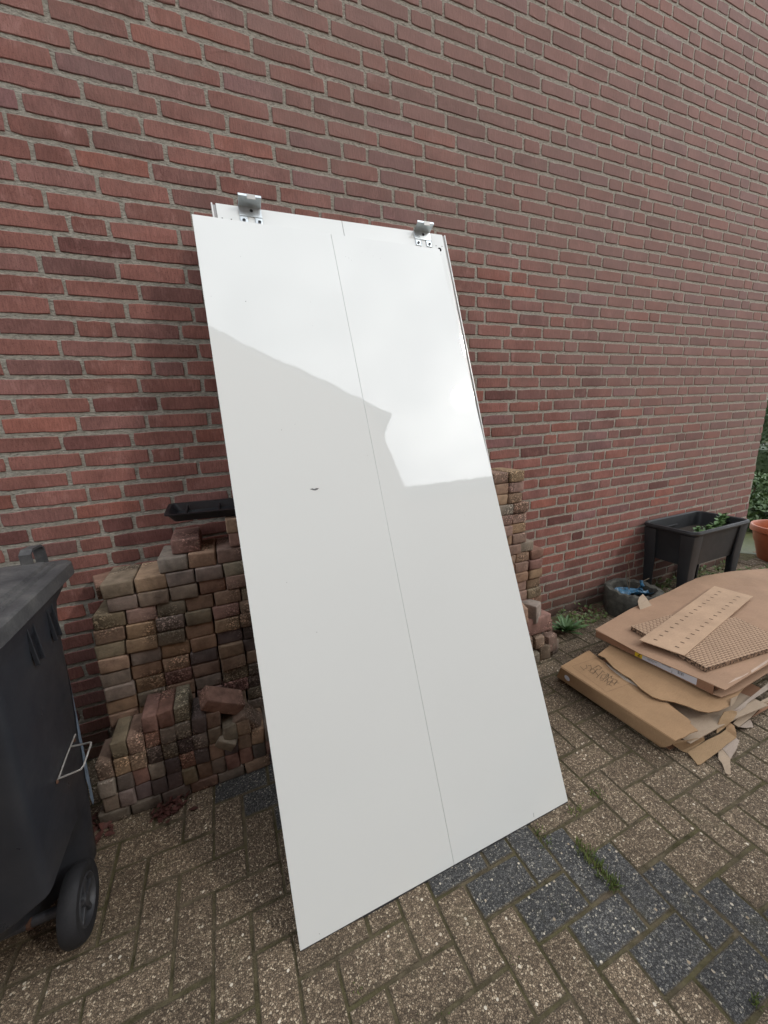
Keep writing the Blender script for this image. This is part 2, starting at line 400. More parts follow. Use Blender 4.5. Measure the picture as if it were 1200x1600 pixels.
M['card_in'] = card_mat('inner_cardboard', (0.385, 0.295, 0.212))
M['card_grey'] = card_mat('greyish_torn_liner', (0.37, 0.30, 0.245), 0.2, 0.9)
M['card_flute'] = card_mat('stripped_flute_cardboard', (0.34, 0.225, 0.125), 0.15, 0.8)
M['torn'] = card_mat('torn_paper_edge', (0.42, 0.37, 0.31), 0.3)
M['ink'] = plain('printing_ink', (0.11, 0.070, 0.040), 0.9)
M['ink_soft'] = plain('faded_printing_ink', (0.22, 0.135, 0.080), 0.9)
M['label_white'] = plain('label_paper', (0.50, 0.50, 0.53), 0.6, 0, 0.05)
M['label_yellow'] = plain('yellow_label', (0.68, 0.47, 0.015), 0.6, 0, 0.06)
M['label_grey'] = plain('grey_print', (0.22, 0.22, 0.24), 0.7)
M['sticker'] = plain('round_white_sticker', (0.66, 0.68, 0.76), 0.5, 0, 0.05)
M['tape'] = plain('clear_tape_residue', (0.47, 0.345, 0.26), 0.55)
def honey_mat():
    g = G('slit_honeycomb_cardboard')
    tcn = g.n('ShaderNodeTexCoord').outputs['Object']
    br = g.n('ShaderNodeTexBrick'); br.offset = 0.5
    br.inputs['Scale'].default_value = 1.0; br.inputs['Mortar Size'].default_value = 0.0016; br.inputs['Brick Width'].default_value = 0.026; br.inputs['Row Height'].default_value = 0.0125
    br.inputs['Mortar Smooth'].default_value = 0.2
    g.l(tcn, br.inputs['Vector'])
    sp = g.n('ShaderNodeSeparateXYZ'); g.l(tcn, sp.inputs[0])
    fr = g.math('FRACT', g.math('ADD', g.math('DIVIDE', sp.outputs['X'], 0.026), g.math('MULTIPLY', g.math('FLOOR', g.math('DIVIDE', sp.outputs['Y'], 0.0125)), 0.5)))
    dash = g.math('MULTIPLY', br.outputs['Fac'], g.math('LESS_THAN', fr, 0.72))
    c = g.mix(dash, g.mix(0.7, (0.44, 0.30, 0.20), g.ramp(g.noise(8, 5, 0.6), [(0.3, 0.86), (0.7, 1.12)]), 'MULTIPLY'), (0.085, 0.045, 0.028))
    return g.fin(c, 0.85, g.bump(g.math('SUBTRACT', 1.0, dash), 0.6, 0.003), spec=0.2)
M['honey'] = honey_mat()
def honey_edge():
    g = G('honeycomb_cut_edge')
    c = g.ramp(g.noise(1.0, 2, 0.5, g.pos((150, 150, 90))), [(0.44, (0.055, 0.032, 0.020)), (0.56, (0.34, 0.225, 0.145))])
    return g.fin(c, 0.9)
M['honey_edge'] = honey_edge()
def leaf_mat(name, a, b):
    g = G(name)
    oi = g.n('ShaderNodeObjectInfo')
    c = g.ramp(g.noise(22, 4, 0.7), [(0.3, a), (0.7, b)])
    return g.fin(c, 0.5, spec=0.35, **{'Subsurface Weight': 0.0})
M['rosette'] = leaf_mat('rosette_leaf', (0.050, 0.105, 0.040), (0.130, 0.220, 0.085))
M['weed'] = leaf_mat('weed_leaf', (0.050, 0.095, 0.028), (0.15, 0.19, 0.06))
M['seedling'] = leaf_mat('seedling_leaf', (0.060, 0.13, 0.040), (0.15, 0.24, 0.09))
M['grass'] = leaf_mat('grass_blade', (0.050, 0.085, 0.018), (0.17, 0.19, 0.05))
M['hedge'] = leaf_mat('hedge_leaf', (0.018, 0.034, 0.012), (0.055, 0.085, 0.028))
M['shrub'] = leaf_mat('shrub_leaf', (0.032, 0.070, 0.022), (0.11, 0.17, 0.06))
M['lawn'] = leaf_mat('garden_soil_grass', (0.045, 0.060, 0.022), (0.11, 0.11, 0.045))
M['path'] = plain('grey_garden_path', (0.22, 0.21, 0.19), 0.9, 0, 0.2, 3)
M['house_brick'] = plain('brown_house_brick', (0.20, 0.115, 0.080), 0.9, 0, 0.25, 12, 0.4, 40)
M['tile'] = plain('dark_roof_tile', (0.065, 0.058, 0.055), 0.7, 0, 0.3, 6)
M['fence'] = plain('weathered_fence_wood', (0.085, 0.066, 0.050), 0.85, 0, 0.35, 9, 0.4, 60)
M['paint'] = plain('white_window_frame', (0.7, 0.7, 0.68), 0.4, 0, 0.05)
gl = G('window_glass'); M['glass'] = gl.fin((0.03, 0.035, 0.04), 0.04, spec=0.7)

# ================================================================== THE SETTING
A = 0.103                                     # paving module: slabs are 2A x A in herringbone
pav = tag(link('pavement', mesh('pavement', [(-60, -60, -0.0044), (60, -60, -0.0044), (60, 60, -0.0044), (-60, 60, -0.0044)], [(0, 1, 2, 3)]), M['soil']), kind='structure')
def slab_mesh(name, seed):
    rnd = random.Random(seed); b = bmesh.new()
    hx, hy = A - 0.0040, A/2 - 0.0040
    per = []
    for (x0, y0, x1, y1, n_) in ((-hx, -hy, hx, -hy, 4), (hx, -hy, hx, hy, 2), (hx, hy, -hx, hy, 4), (-hx, hy, -hx, -hy, 2)):
        for k in range(n_):
            s = k/n_; per.append([x0+(x1-x0)*s + rnd.uniform(-.0011, .0011), y0+(y1-y0)*s + rnd.uniform(-.0011, .0011)])
    n_ = len(per)
    def ins(d): return [(x*(1-d/hx), y*(1-d/hy)) for x, y in per]
    rings = [[(x, y, -0.045) for x, y in per], [(x, y, -0.0045) for x, y in per], [(x, y, -0.0012) for x, y in ins(0.0016)], [(x, y, 0.0) for x, y in ins(0.0045)], [(x, y, 0.0002) for x, y in ins(0.016)]]
    V = [p for r_ in rings for p in r_]
    Fc = [(i*n_+k, i*n_+(k+1) % n_, (i+1)*n_+(k+1) % n_, (i+1)*n_+k) for i in range(4) for k in range(n_)] + [tuple(4*n_+k for k in range(n_))]
    me = mesh(name, V, Fc)
    at = me.attributes.new('rim', 'FLOAT', 'POINT'); at.data.foreach_set('value', [1.0]*(2*n_) + [0.8]*n_ + [0.46]*n_ + [0.0]*(len(V) - 4*n_))
    return me
SLAB = {}
for kind in ('brown', 'dark'):
    SLAB[kind] = []
    for s in range(4):
        me = slab_mesh('paving_slab_' + kind, s); me.materials.append(M['paver_' + kind]); SLAB[kind].append(me)
DOORQ = [(299, 335), (469, 1490), (884, 1252), (685, 394)]
slabs = []
P0 = (0.831, -1.347)
for i in range(-60, 61):
    for j in range(-30, 31):
        for o in (0, 1):
            x = P0[0] + i*A + j*4*A + (1.5*A if o else 0); y = P0[1] - i*A + (0.5*A if o else 0)
            if not (-2.6 < x < 6.0 and -4.2 < y < -0.02): continue
            dark = (j == 0 and i >= -14)
            p = proj((x, y, 0)); key = 0
            if p and -40 < p[0] < 1240 and -40 < p[1] < 1640: key = (F_PX/p[2])**2 * (CAM.z/ (Vector((x, y, 0))-CAM).length)
            slabs.append((key, x, y, o, dark))
slabs.sort(key=lambda s: -s[0])
rest = {'brown': [], 'dark': []}
cnt = 0
for key, x, y, o, dark in slabs:
    kd = 'dark' if dark else 'brown'
    rz = (R(90) if o else 0) + random.choice((0, math.pi)) + random.gauss(0, 0.006)
    tilt = (random.gauss(0, 0.0045), random.gauss(0, 0.0030), rz)
    loc = (x + random.gauss(0, .0009), y + random.gauss(0, .0009), random.gauss(0, 0.0007))
    if key > 0 and cnt < 300:
        me = random.choice(SLAB[kd]); link('paving_slab', me, None, pav, loc, tilt); cnt += 1
    else: rest[kd].append((loc, tilt))
for kd, lst in rest.items():
    V = []; Fc = []
    src = SLAB[kd][0]
    sv = [v.co.copy() for v in src.vertices]; sf = [tuple(p.vertices) for p in src.polygons]
    for loc, tilt in lst:
        mt = Matrix.Translation(loc) @ Euler(tilt).to_matrix().to_4x4(); o_ = len(V)
        V += [mt @ v for v in sv]; Fc += [tuple(o_ + k for k in f_) for f_ in sf]
    if V:
        me = mesh('paving_slabs_beyond', V, Fc); at = me.attributes.new('rim', 'FLOAT', 'POINT'); rv_ = [d.value for d in src.attributes['rim'].data]
        at.data.foreach_set('value', rv_*len(lst)); tag(link('paving_slabs_beyond', me, M['paver_' + kd], pav), kind='stuff')

# ------------------------------------------------------------------ the brick gable wall
S_, PITCH, ZROW0 = 0.2288, 0.067808, 2.8106
H_ = S_/2
XEND = 4.352
ROWS = {0: [(-0.027, '1222122221222122212')], 1: [(-0.319, '22221222212')], 2: [(-0.264, '22212')], 3: [(-0.325, '22222')], 4: [(-0.263, '2222122212')], 5: [(-0.44, '212222')], 6: [(-0.491, '22222'), (0.884, '12221')], 7: [(-0.436, '122')], 8: [(-0.496, '22')], 9: [(-0.431, '2')], 10: [(-0.374, '12')], 11: [(-0.425, '2')], 12: [(-0.484, '22')], 13: [(-0.427, '2')], 14: [(-0.479, '2')], 15: [(-0.42, '12')], 16: [(-0.48, '2')], 17: [(-0.653, '221')], 18: [(-0.483, '2')], 19: [(-0.654, '22')], 20: [(-0.479, '2')], 21: [(-0.543, '2'), (2.305, '22122222')], 22: [(-0.718, '221')], 23: [(-0.546, '2')], 24: [(-0.726, '212')], 25: [(-0.554, '21')]}
house = tag(empty('brick_house', (1.0, 0.0, 0.0)), 'house with a tall red brick gable wall behind the white panels', 'house')
mb = bmesh.new()
XW0 = -3.6
box_bm(XEND - XW0 - 0.004, 3.0, 6.4, bm=mb, mat=Matrix.Translation(((XEND + XW0 - 0.004)/2 - 1.0, 1.5, 3.2 - 0.06)))
link('mortar_wall', bm_mesh('mortar_wall', mb), M['mortar'], house)
brnd = random.Random(5)
def row_bricks(r, above):
    segs = ROWS.get(r, [])
    joints = []
    def ok(x): return all(abs(x - a) > 0.035 for a in above)
    def extend(x, dirn, limit):
        out = []; run = 0
        while (x < limit) if dirn > 0 else (x > limit):
            pref = 1 if (run >= 2 and brnd.random() < 0.55) else 2
            st = S_ if pref == 2 else H_
            nx = x + dirn*st
            if not ok(nx):
                st2 = H_ if pref == 2 else S_
                if ok(x + dirn*st2): nx = x + dirn*st2; pref = 3 - pref
            run = 0 if pref == 1 else run + 1
            x = nx; out.append(x)
        return out
    if not segs:
        x0 = brnd.uniform(0, S_)
        for _ in range(20):
            if ok(x0): break
            x0 = brnd.uniform(0, S_)
        segs = [(x0, '')]
    js = []
    for k, (x0, seq) in enumerate(segs):
        cur = [x0]
        for c in seq: cur.append(cur[-1] + (S_ if c == '2' else H_))
        if k == 0: js = sorted(extend(x0, -1, XW0)) + cur
        else:
            gap = x0 - js[-1]; n2 = int(gap // S_); rem = gap - n2*S_
            steps = [S_]*n2
            if rem > H_*0.6: steps.insert(len(steps)//2, rem)
            elif steps: steps[-1] += rem
            for st in steps[:-1] if len(steps) > 1 else []: js.append(js[-1] + st)
            js += cur
    js += extend(js[-1], 1, XEND)
    return js
def brick_geo(w_, h_, rnd):
    per = []
    for (x0, z0, x1, z1, n_) in ((-w_/2, -h_/2, w_/2, -h_/2, 6), (w_/2, -h_/2, w_/2, h_/2, 2), (w_/2, h_/2, -w_/2, h_/2, 6), (-w_/2, h_/2, -w_/2, -h_/2, 2)):
        for k in range(n_):
            s = k/n_; per.append((x0+(x1-x0)*s + rnd.gauss(0, .0011), z0+(z1-z0)*s + rnd.gauss(0, .0010)))
    # soften corners
    cor = (0, 6, 8, 14)
    per = [((x*(1-0.0016/w_*2), z*(1-0.0016/h_*2)) if k in cor else (x, z)) for k, (x, z) in enumerate(per)]
    n_ = len(per); fx, fz = rnd.gauss(0, .004), rnd.gauss(0, .008)
    ins = 0.0022
    V = [(x, 0.012, z) for x, z in per] + [(x, -0.0014, z) for x, z in per] + [(x*(1-2*ins/w_), -0.0034 + fx*x + fz*z + rnd.gauss(0, .0003), z*(1-2*ins/h_)) for x, z in per]
    Fc = [(i*n_+k, i*n_+(k+1) % n_, (i+1)*n_+(k+1) % n_, (i+1)*n_+k) for i in range(2) for k in range(n_)] + [tuple(2*n_+k for k in range(n_))]
    return V, Fc
def brick_tint(rnd):
    q = rnd.random()
    base = (0.238, 0.106, 0.086) if q < 0.55 else (0.228, 0.110, 0.094) if q < 0.76 else (0.265, 0.107, 0.081) if q < 0.87 else (0.215, 0.112, 0.106) if q < 0.93 else (0.150, 0.066, 0.057) if q < 0.985 else (0.190, 0.096, 0.084)
    f_ = rnd.uniform(0.98, 1.36); return tuple(min(1, c*f_) for c in base)
wallb = []
above = []
for r in range(-36, 42):
    z = ZROW0 - PITCH*r
    js = row_bricks(r, above); above = js
    for a, b in zip(js[:-1], js[1:]):
        x0, x1 = a + 0.0062, min(b - 0.0062, XEND)
        if x1 - x0 < 0.03 or a < XW0: continue
        p = proj(((x0+x1)/2, 0, z)); key = 0
        if p and -30 < p[0] < 1230 and -30 < p[1] < 1630 and not inpoly(p[0], p[1], DOORQ):
            u, v = proj((x0, 0, z)), proj((x1, 0, z)); key = math.hypot(u[0]-v[0], u[1]-v[1])*F_PX/p[2]
            if p[0] < 140 and p[1] > 930 or (p[0] < 400 and p[1] > 930) or (760 < p[0] < 840 and p[1] > 750): key *= 0.05
        wallb.append((key, x0, x1, z))
order = sorted(range(len(wallb)), key=lambda k: -wallb[k][0])
top = set(order[:300])
RV, RF, RC = [], [], []
def set_tint(me, cols):
    at = me.color_attributes.new('tint', 'FLOAT_COLOR', 'POINT')
    at.data.foreach_set('color', [c for col in cols for c in (*col, 1.0)])
for k, (key, x0, x1, z) in enumerate(wallb):
    rnd = random.Random(1000 + k)
    bh = 0.0522 + rnd.gauss(0, .0014)
    V, Fc = brick_geo(x1 - x0 + rnd.gauss(0, .0015), bh, rnd); tint = brick_tint(rnd)
    zc = z + rnd.gauss(0, .0012)
    if k in top:
        me = mesh('brick', V, Fc); me.materials.append(M['brick']); set_tint(me, [tint]*len(V))
        link('brick', me, None, house, ((x0+x1)/2 - 1.0, 0, zc))
    else:
        o_ = len(RV); RV += [(x + (x0+x1)/2 - 1.0, y, zz + zc) for x, y, zz in V]; RF += [tuple(o_ + q for q in f_) for f_ in Fc]; RC += [tint]*len(V)
me = mesh('bricks_beyond', RV, RF); set_tint(me, RC)
tag(link('bricks_beyond', me, M['brick'], house), kind='stuff')

# ------------------------------------------------------------------ house across the yard (seen mirrored in the gloss panels)
opp = tag(empty('opposite_house', (0, -5.5, 0)), 'brown gabled house mirrored in the glossy white panels', 'house')
rx, rz_ = -0.62, 10.13
gx0, gx1, ez = -4.68, 3.43, 6.80
V = [(gx0, 0, 0), (gx1, 0, 0), (gx1, 0, ez), (rx, 0, rz_ - 0.12), (gx0, 0, ez)]
link('wall', mesh('wall', V + [(x, -7, z) for x, y, z in V], [(0, 1, 2, 3, 4), (9, 8, 7, 6, 5), (0, 5, 6, 1), (1, 6, 7, 2), (0, 4, 9, 5)]), M['house_brick'], opp)
for s, xe in ((1, 3.86), (-1, -5.10)):
    ze = 6.457
    nx = Vector((rz_ - ze, 0, xe - rx)) if s > 0 else Vector((-(rz_ - ze), 0, rx - xe)); nx.normalize(); nx = nx*0.16
    if nx.z < 0: nx = -nx
    a, b = Vector((rx, 0.02, rz_)), Vector((xe, 0.02, ze))
    q = [a, b, b - nx, a - nx]
    link('roof', mesh('roof', [tuple(v) for v in q] + [(v.x, -7.1, v.z) for v in q], [(0, 1, 2, 3), (7, 6, 5, 4), (0, 4, 5, 1), (1, 5, 6, 2), (2, 6, 7, 3), (3, 7, 4, 0)]), M['tile'], opp)
for (wx, wz, ww, wh) in ((-3.6, 1.6, 1.3, 1.4), (-3.6, 4.4, 1.1, 1.3)):
    wnd = box('window', (ww, 0.06, wh), (wx, 0.035, wz), M['paint'], opp)
    box('pane', (ww-0.14, 0.02, wh-0.14), (0, 0.035, 0), M['glass'], wnd)
ann = tag(empty('side_annex', (6.4, -5.5, 0)), 'low flat roofed annex beside the mirrored gabled house', 'annex')
box('wall', (5.9, 5.0, 4.10), (0, -2.52, 2.05), M['house_brick'], ann)
box('roof_edge', (6.1, 5.2, 0.20), (0, -2.52, 4.205), M['tile'], ann)
tile_me = tube_mesh('roof_tile', [(0, .08, .0), (0, -.34, .0)], .058, 8); tile_me.materials.append(M['tile'])
for k in range(46): link('roof_tile', tile_me, None, ann, (-2.96 + k*0.131, 0.0, 4.292 + random.uniform(-.006, .006)), (0, 0, random.gauss(0, .02)))

# added board fence, out of view on the left, shading the gap by the bin
fen = tag(empty('added_shade_fence', (-1.30, -0.70, 0)), 'added board fence, out of view, shading the gap beside the bin', 'fence')
for k in range(13):
    box('board', (0.018, 0.098, 1.02 + random.uniform(-.01, .01)), (random.gauss(0, .002), 0.64 - k*0.103, 0.55), M['fence'], fen, bevel=.002, seg=1)
for z in (.25, .85): box('rail', (0.04, 1.36, 0.07), (-.031, 0.02, z), M['fence'], fen, bevel=.003, seg=1)
for y in (.60, -.60): box('post', (0.068, 0.068, 1.12), (-.087, y, .56), M['fence'], fen, bevel=.004, seg=1)

# ================================================================== WHITE SLIDING DOOR PANELS
def gx(px, py, x):
    d = ray(px, py); return CAM + d * ((x - CAM.x) / d.x)
def on_panel(px, py, mw, yl=0.0):
    o = mw @ Vector((0, yl, 0)); n_ = (mw.to_3x3() @ Vector((0, -1, 0))).normalized()
    d = ray(px, py); return mw.inverted() @ (CAM + d * ((o - CAM).dot(n_) / d.dot(n_)))
def panel_root(name, loc, theta, tz=0.0):
    e = empty(name, loc); mw = Matrix.Translation(loc) @ Matrix.Rotation(-theta, 4, 'X') @ Matrix.Rotation(tz, 4, 'Y')
    e.matrix_world = mw; return e, mw
W_, LEN = 0.9985, 2.309
front, FMW = panel_root('gloss_door_panel', (0.5215, -1.0405, 0.002), R(22.01))
tag(front, 'front white gloss door panel, overlapping the other, with a small chip', 'door panel')
for s in (-1, 1):
    box('door_half', (W_/2 - 0.0006, 0.010, LEN - 0.004), (s*(W_/4 + 0.0001), 0.005, LEN/2 + 0.002), M['laminate'], front, bevel=0.0008, seg=1)
box('backing_strip', (0.06, 0.006, LEN - 0.02), (0, 0.0132, LEN/2), M['dark_edge'], front)
box('bottom_shade_strip', (W_ - 0.004, 0.016, 0.006), (0, 0.010, 0.0005), M['dark_edge'], front)  # dark strip painted in for the shade under the panel
def blot(name, pts, mat, parent, mw, lift=0.0006):
    P = [on_panel(*p, mw) for p in pts]; P = [Vector((p.x, -lift, p.z)) for p in P]
    tris = tessellate_polygon([P]); n_ = len(P)
    me = mesh(name, [tuple(p) for p in P] + [(p.x, 0.0005, p.z) for p in P], [tuple(a) for a in tris] + [(i, (i+1) % n_, n_+(i+1) % n_, n_+i) for i in range(n_)])
    return link(name, me, mat, parent)
blot('chip', [(484, 764.5), (488, 763), (491, 764), (494, 762.6), (498.5, 762.8), (496, 765.2), (492.5, 766.4), (489, 766), (487, 765.3)], M['scuff'], front, FMW)
blot('scratch', [(833.0, 1270), (833.5, 1270), (834.5, 1277), (834.0, 1277)], M['pencil'], front, FMW)
sV, sF = [], []
for (px, py, r_) in ((376, 401, .9), (384, 471, 1.4), (485, 472, .7), (488, 509, .8), (540, 401, .9), (545, 403, 1.0), (549, 407, .8), (583, 400, .8), (594, 404, .7), (448, 910, .9), (495, 988, 1.0), (440, 672, 1.0), (461, 663, .8), (574, 712, .8), (330, 463, .8), (726, 805, .7), (499, 1459, .9), (566, 395, .6), (574, 389, .6)):
    c_ = on_panel(px, py, FMW); o_ = len(sV); q = r_*0.00125
    for k in range(6): sV.append((c_.x + q*math.cos(k*1.047)*random.uniform(.6, 1.3), -0.0006, c_.z + q*math.sin(k*1.047)*random.uniform(.6, 1.3)))
    sF.append(tuple(range(o_, o_+6)))
tag(link('speck', mesh('speck', sV, sF), M['scuff'], front), kind='stuff')

rear, RMW = panel_root('gloss_door_panel', (0.628, -0.83, 0.006), math.atan2(0.715, 2.216), R(-0.92))
tag(rear, 'rear white gloss door panel leaning on the wall, carrying two steel brackets', 'door panel')
RL = 2.3285
for s in (-1, 1):
    box('door_half', (0.4815, 0.010, RL - 0.004), (s*(0.4815/2 + 0.0007), 0.005, RL/2 + 0.002), M['laminate'], rear, bevel=0.0008, seg=1)
    box('edge_channel', (0.0100, 0.006, RL - 0.006), (s*0.4877, 0.008, RL/2), M['alu'], rear)
    box('edge_lip', (0.0052, 0.026, RL - 0.004), (s*0.4955, 0.012, RL/2 + 0.002), M['white_edge'], rear, bevel=0.001, seg=1)
box('back_frame', (0.90, 0.014, RL - 0.05), (0, 0.0185, RL/2), M['dark_edge'], rear)
def bracket(px0, px1):
    a, b = on_panel(*px0, RMW), on_panel(*px1, RMW)
    zt = RL + 0.001; xc = (a.x + b.x)/2; wd = 0.082
    root = link('bracket', bm_mesh('bracket', box_bm(wd, 0.0022, 0.040, 0.0006, 1)), M['zinc'], rear, (xc, -0.0016, zt - 0.020))
    for s in (-1, 1):
        box('tongue', (0.028, 0.0022, 0.030), (s*0.027, 0, -0.0345), M['zinc'], root, bevel=0.003, seg=2)
        sc = link('screw', lathe_mesh('screw', [(0.0001, -0.0010), (0.0045, -0.0010), (0.0058, 0.0006), (0.0058, 0.002)], 12), M['axle'], root, (s*0.028, -0.0022, -0.038), (R(90), 0, 0))
    fl = box('flange', (wd, 0.044, 0.0022), (0, -0.0215, 0.0205), M['zinc'], root, (R(-4), 0, 0), bevel=0.0006, seg=1)
    lip = box('lip', (wd, 0.0022, 0.010), (0, -0.0215, 0.004), M['zinc'], fl, None, bevel=0.0006, seg=1)
    box('tab', (0.030, 0.0024, 0.016), (0.004, -0.0240, -0.003), M['white_edge'], fl, (R(20), 0, 0), bevel=0.0005, seg=1)
    link('slot', lathe_mesh('slot', [(0.0001, 0), (0.0052, 0), (0.0062, 0.0008)], 14), M['dark_edge'], root, (0.004, -0.0016, 0.004), (R(90), 0, 0))
    return root
bracket((373, 322), (406, 326)); bracket((646, 361), (671, 365))
for (px, py, r_) in ((687.0, 390.0, 0.0085), (681.2, 384.0, 0.0017), (690.5, 385.2, 0.0017), (688.5, 398, 0.0017), (347.2, 341, 0.0022), (361.5, 343, 0.0022)):
    c_ = on_panel(px, py, RMW)
    link('screw_hole', lathe_mesh('screw_hole', [(0.0001, 0), (r_, 0), (r_*1.1, 0.0006)], 14), M['hole'], rear, (c_.x, -0.0002, c_.z), (R(90), 0, 0))

# ================================================================== STACKED PAVING BRICKS
TINTS = {'tan': (0.345, 0.232, 0.158), 'brown': (0.265, 0.180, 0.130), 'reddish': (0.262, 0.150, 0.118), 'grey': (0.255, 0.208, 0.165), 'dark': (0.145, 0.115, 0.102), 'olive': (0.235, 0.186, 0.130), 'pinkish': (0.325, 0.215, 0.165)}
def tumbled(name, sx, sy, sz, seed):
    b = box_bm(sx, sy, sz, 0.0065, 2); rnd = random.Random(seed)
    o_ = rnd.uniform(0, 50)
    for v in b.verts:
        n_ = noise.noise_vector((v.co.x*22 + o_, v.co.y*22, v.co.z*26)); v.co += Vector(n_)*0.0034 + Vector((rnd.gauss(0, .0006), rnd.gauss(0, .0006), rnd.gauss(0, .0006)))
    me = bm_mesh(name, b, True); me.materials.append(M['stack'])
    return me
FLAT = [tumbled('paving_brick', 0.0985, 0.195, 0.0560, 40+k) for k in range(8)]
EDGE = [tumbled('paving_brick', 0.0510, 0.138, 0.0690, 60+k) for k in range(8)]
LOOSE = [tumbled('paving_brick', 0.190, 0.092, 0.060, 80+k) for k in range(5)]
BASEF = [tumbled('paving_brick', 0.0980, 0.138, 0.0490, 95+k) for k in range(3)]
NB = {}
def paving_brick(me, loc, rot, colour, label, scale=(1, 1, 1)):
    o = link('paving_brick', me, None, None, loc, rot); o.scale = scale
    f_ = random.uniform(0.86, 1.16); c = TINTS[colour]; o.color = (c[0]*f_, c[1]*f_*random.uniform(.95, 1.05), c[2]*f_*random.uniform(.92, 1.08), 1)
    tag(o, label, 'paving brick', 'loose paving bricks stacked against the wall'); return o
ORD = ['first', 'second', 'third', 'fourth', 'fifth', 'sixth', 'seventh', 'eighth', 'ninth', 'tenth', 'eleventh', 'twelfth', 'thirteenth', 'fourteenth', 'fifteenth', 'sixteenth', 'seventeenth', 'eighteenth', 'nineteenth', 'twentieth']
HIDDEN = 'paving brick stacked out of sight behind the white panels'
def seen(x, y, z, lower=False):
    p = proj((x, y, z)); return not inpoly(p[0], p[1], [(310, 330), (484, 1490), (884, 1252), (676, 394)])
YF, DZ, CW = -0.245, 0.0590, 0.1015
rs = random.Random(21)
for k in range(18):                                                  # left stack, ends facing out
    z0 = k*DZ
    xl = -0.468 if k == 14 else -0.452 if k == 13 else -0.512 - 0.055*max(0, 0.74 - z0)
    if k >= 15: xl = -0.268
    if k >= 16: xl = -0.222
    if k >= 17: xl = -0.022
    i = 0; x = xl + rs.uniform(-.006, .006)
    while x < 0.29:
        wq = CW + rs.gauss(0, .0022)
        yj = rs.gauss(0, 0.0035) + (0.03 if k == 16 and i < 2 else 0)
        if not (k == 16 and i == 1):
            near = (x < -0.25)  # columns past this get darker tints, painting in the shade beside the panels
            colour = rs.choices(('tan', 'brown', 'reddish', 'grey', 'dark', 'olive', 'pinkish'), (5, 3, 1, 2.0, 0.3, 1.6, 0.8) if near else (1.4, 3.4, 2.2, 1.6, 1.5, 1.0, 0.3))[0]
            cx, cz = x + wq/2, z0 + DZ/2
            lab = ('%s paving brick in the left stack, %s from its left end, %s course up' % (colour, ORD[i], ORD[k])) if seen(cx, YF, cz) else HIDDEN
            paving_brick(rs.choice(FLAT), (cx, YF + 0.0975 + yj, cz), (rs.gauss(0, .006), rs.gauss(0, .010), rs.gauss(0, .012)), colour, lab, (wq/CW*0.995, 1, 1.02 + rs.gauss(0, .012)))
        x += wq + 0.001; i += 1
paving_brick(FLAT[2], (-0.475, -0.105, 0.835), (0, 0, 0.3), 'reddish', 'reddish paving brick poking out behind the left end of the stack top', (0.8, 0.8, 1))
def right_edge(z):
    return 1.490 if z > 0.93 else 1.530 if z > 0.725 else 1.590 if z > 0.665 else 1.655 if z > 0.28 else 1.63
for k in range(19):                                                  # right stack
    z0 = k*DZ
    xr = right_edge(z0 + DZ/2) + rs.uniform(-.006, .006); i = 0; x = xr
    if k < 4: x = 1.47
    while x > 1.02:
        wq = CW + rs.gauss(0, .0025)
        colour = rs.choices(('tan', 'brown', 'reddish', 'grey', 'pinkish', 'olive'), (3.2, 1.6, 1, 1.2, 4.2, .8))[0]
        cx, cz = x - wq/2, z0 + DZ/2
        lab = ('%s paving brick in the right stack, %s from its right end, %s course up' % (colour, ORD[i], ORD[k])) if seen(cx, YF, cz) else HIDDEN
        paving_brick(rs.choice(FLAT), (cx, YF + 0.0975 + rs.gauss(0, .004), cz), (rs.gauss(0, .006), rs.gauss(0, .012), rs.gauss(0, .014)), colour, lab, (wq/CW*0.985, 1, 1.0 + rs.gauss(0, .012)))
        x -= wq + 0.0015; i += 1
# low block in front of the left stack: bricks on edge over a flat course
YL = -0.385
for i in range(7):
    paving_brick(BASEF[i % 3], (-0.535 + i*0.1015, YL + 0.069, 0.0245), (0, rs.gauss(0, .02), rs.gauss(0, .03)), rs.choice(('grey', 'olive', 'dark', 'brown')), 'mossy paving brick lying flat in the low block, %s from the left' % ORD[i] if i < 6 else HIDDEN)
tops = [3, 4, 4, 5, 5, 5, 4, 4, 3, 3, 2, 2, 2, 2]
for i, n_ in enumerate(tops):
    for k in range(n_):
        cx = -0.566 + 0.0265 + i*0.0528 + k*0.0035; cz = 0.050 + 0.0705*k + 0.0355
        colour = rs.choices(('tan', 'brown', 'reddish', 'grey', 'dark', 'olive'), (1.6, 2, 1.2, 2.6, 1.8, 2.4))[0]
        if (i, k) in ((3, 4), (4, 4)): colour = 'reddish'
        if (i, k) in ((5, 4), (1, 3)): colour = 'grey' if i == 5 else 'olive'
        lab = '%s paving brick on edge in the low block, %s row up, %s from left' % (colour, ORD[k], ORD[i])
        if not seen(cx, YL, cz): lab = HIDDEN
        paving_brick(rs.choice(EDGE), (cx, YL + 0.069 + rs.gauss(0, .004), cz), (rs.gauss(0, .012), rs.gauss(0, .025), rs.gauss(0, .02)), colour, lab)
c_ = gy(347, 1094, -0.335)
paving_brick(LOOSE[0], c_, (R(14), R(36), R(14)), 'reddish', 'reddish paving brick tossed askew on top of the low block', (0.86, 0.9, 0.95))
c_ = gy(359, 1140, -0.33)
paving_brick(LOOSE[1], c_, (R(35), R(-14), R(70)), 'grey', 'grey paving brick tipped forward under the askew reddish one', (0.75, .8, .9))
c_ = gy(389, 1123, -0.335)
paving_brick(LOOSE[2], c_, (R(30), R(58), R(24)), 'brown', 'brown paving brick standing on its corner next to the panel edge', (0.80, .88, .95))
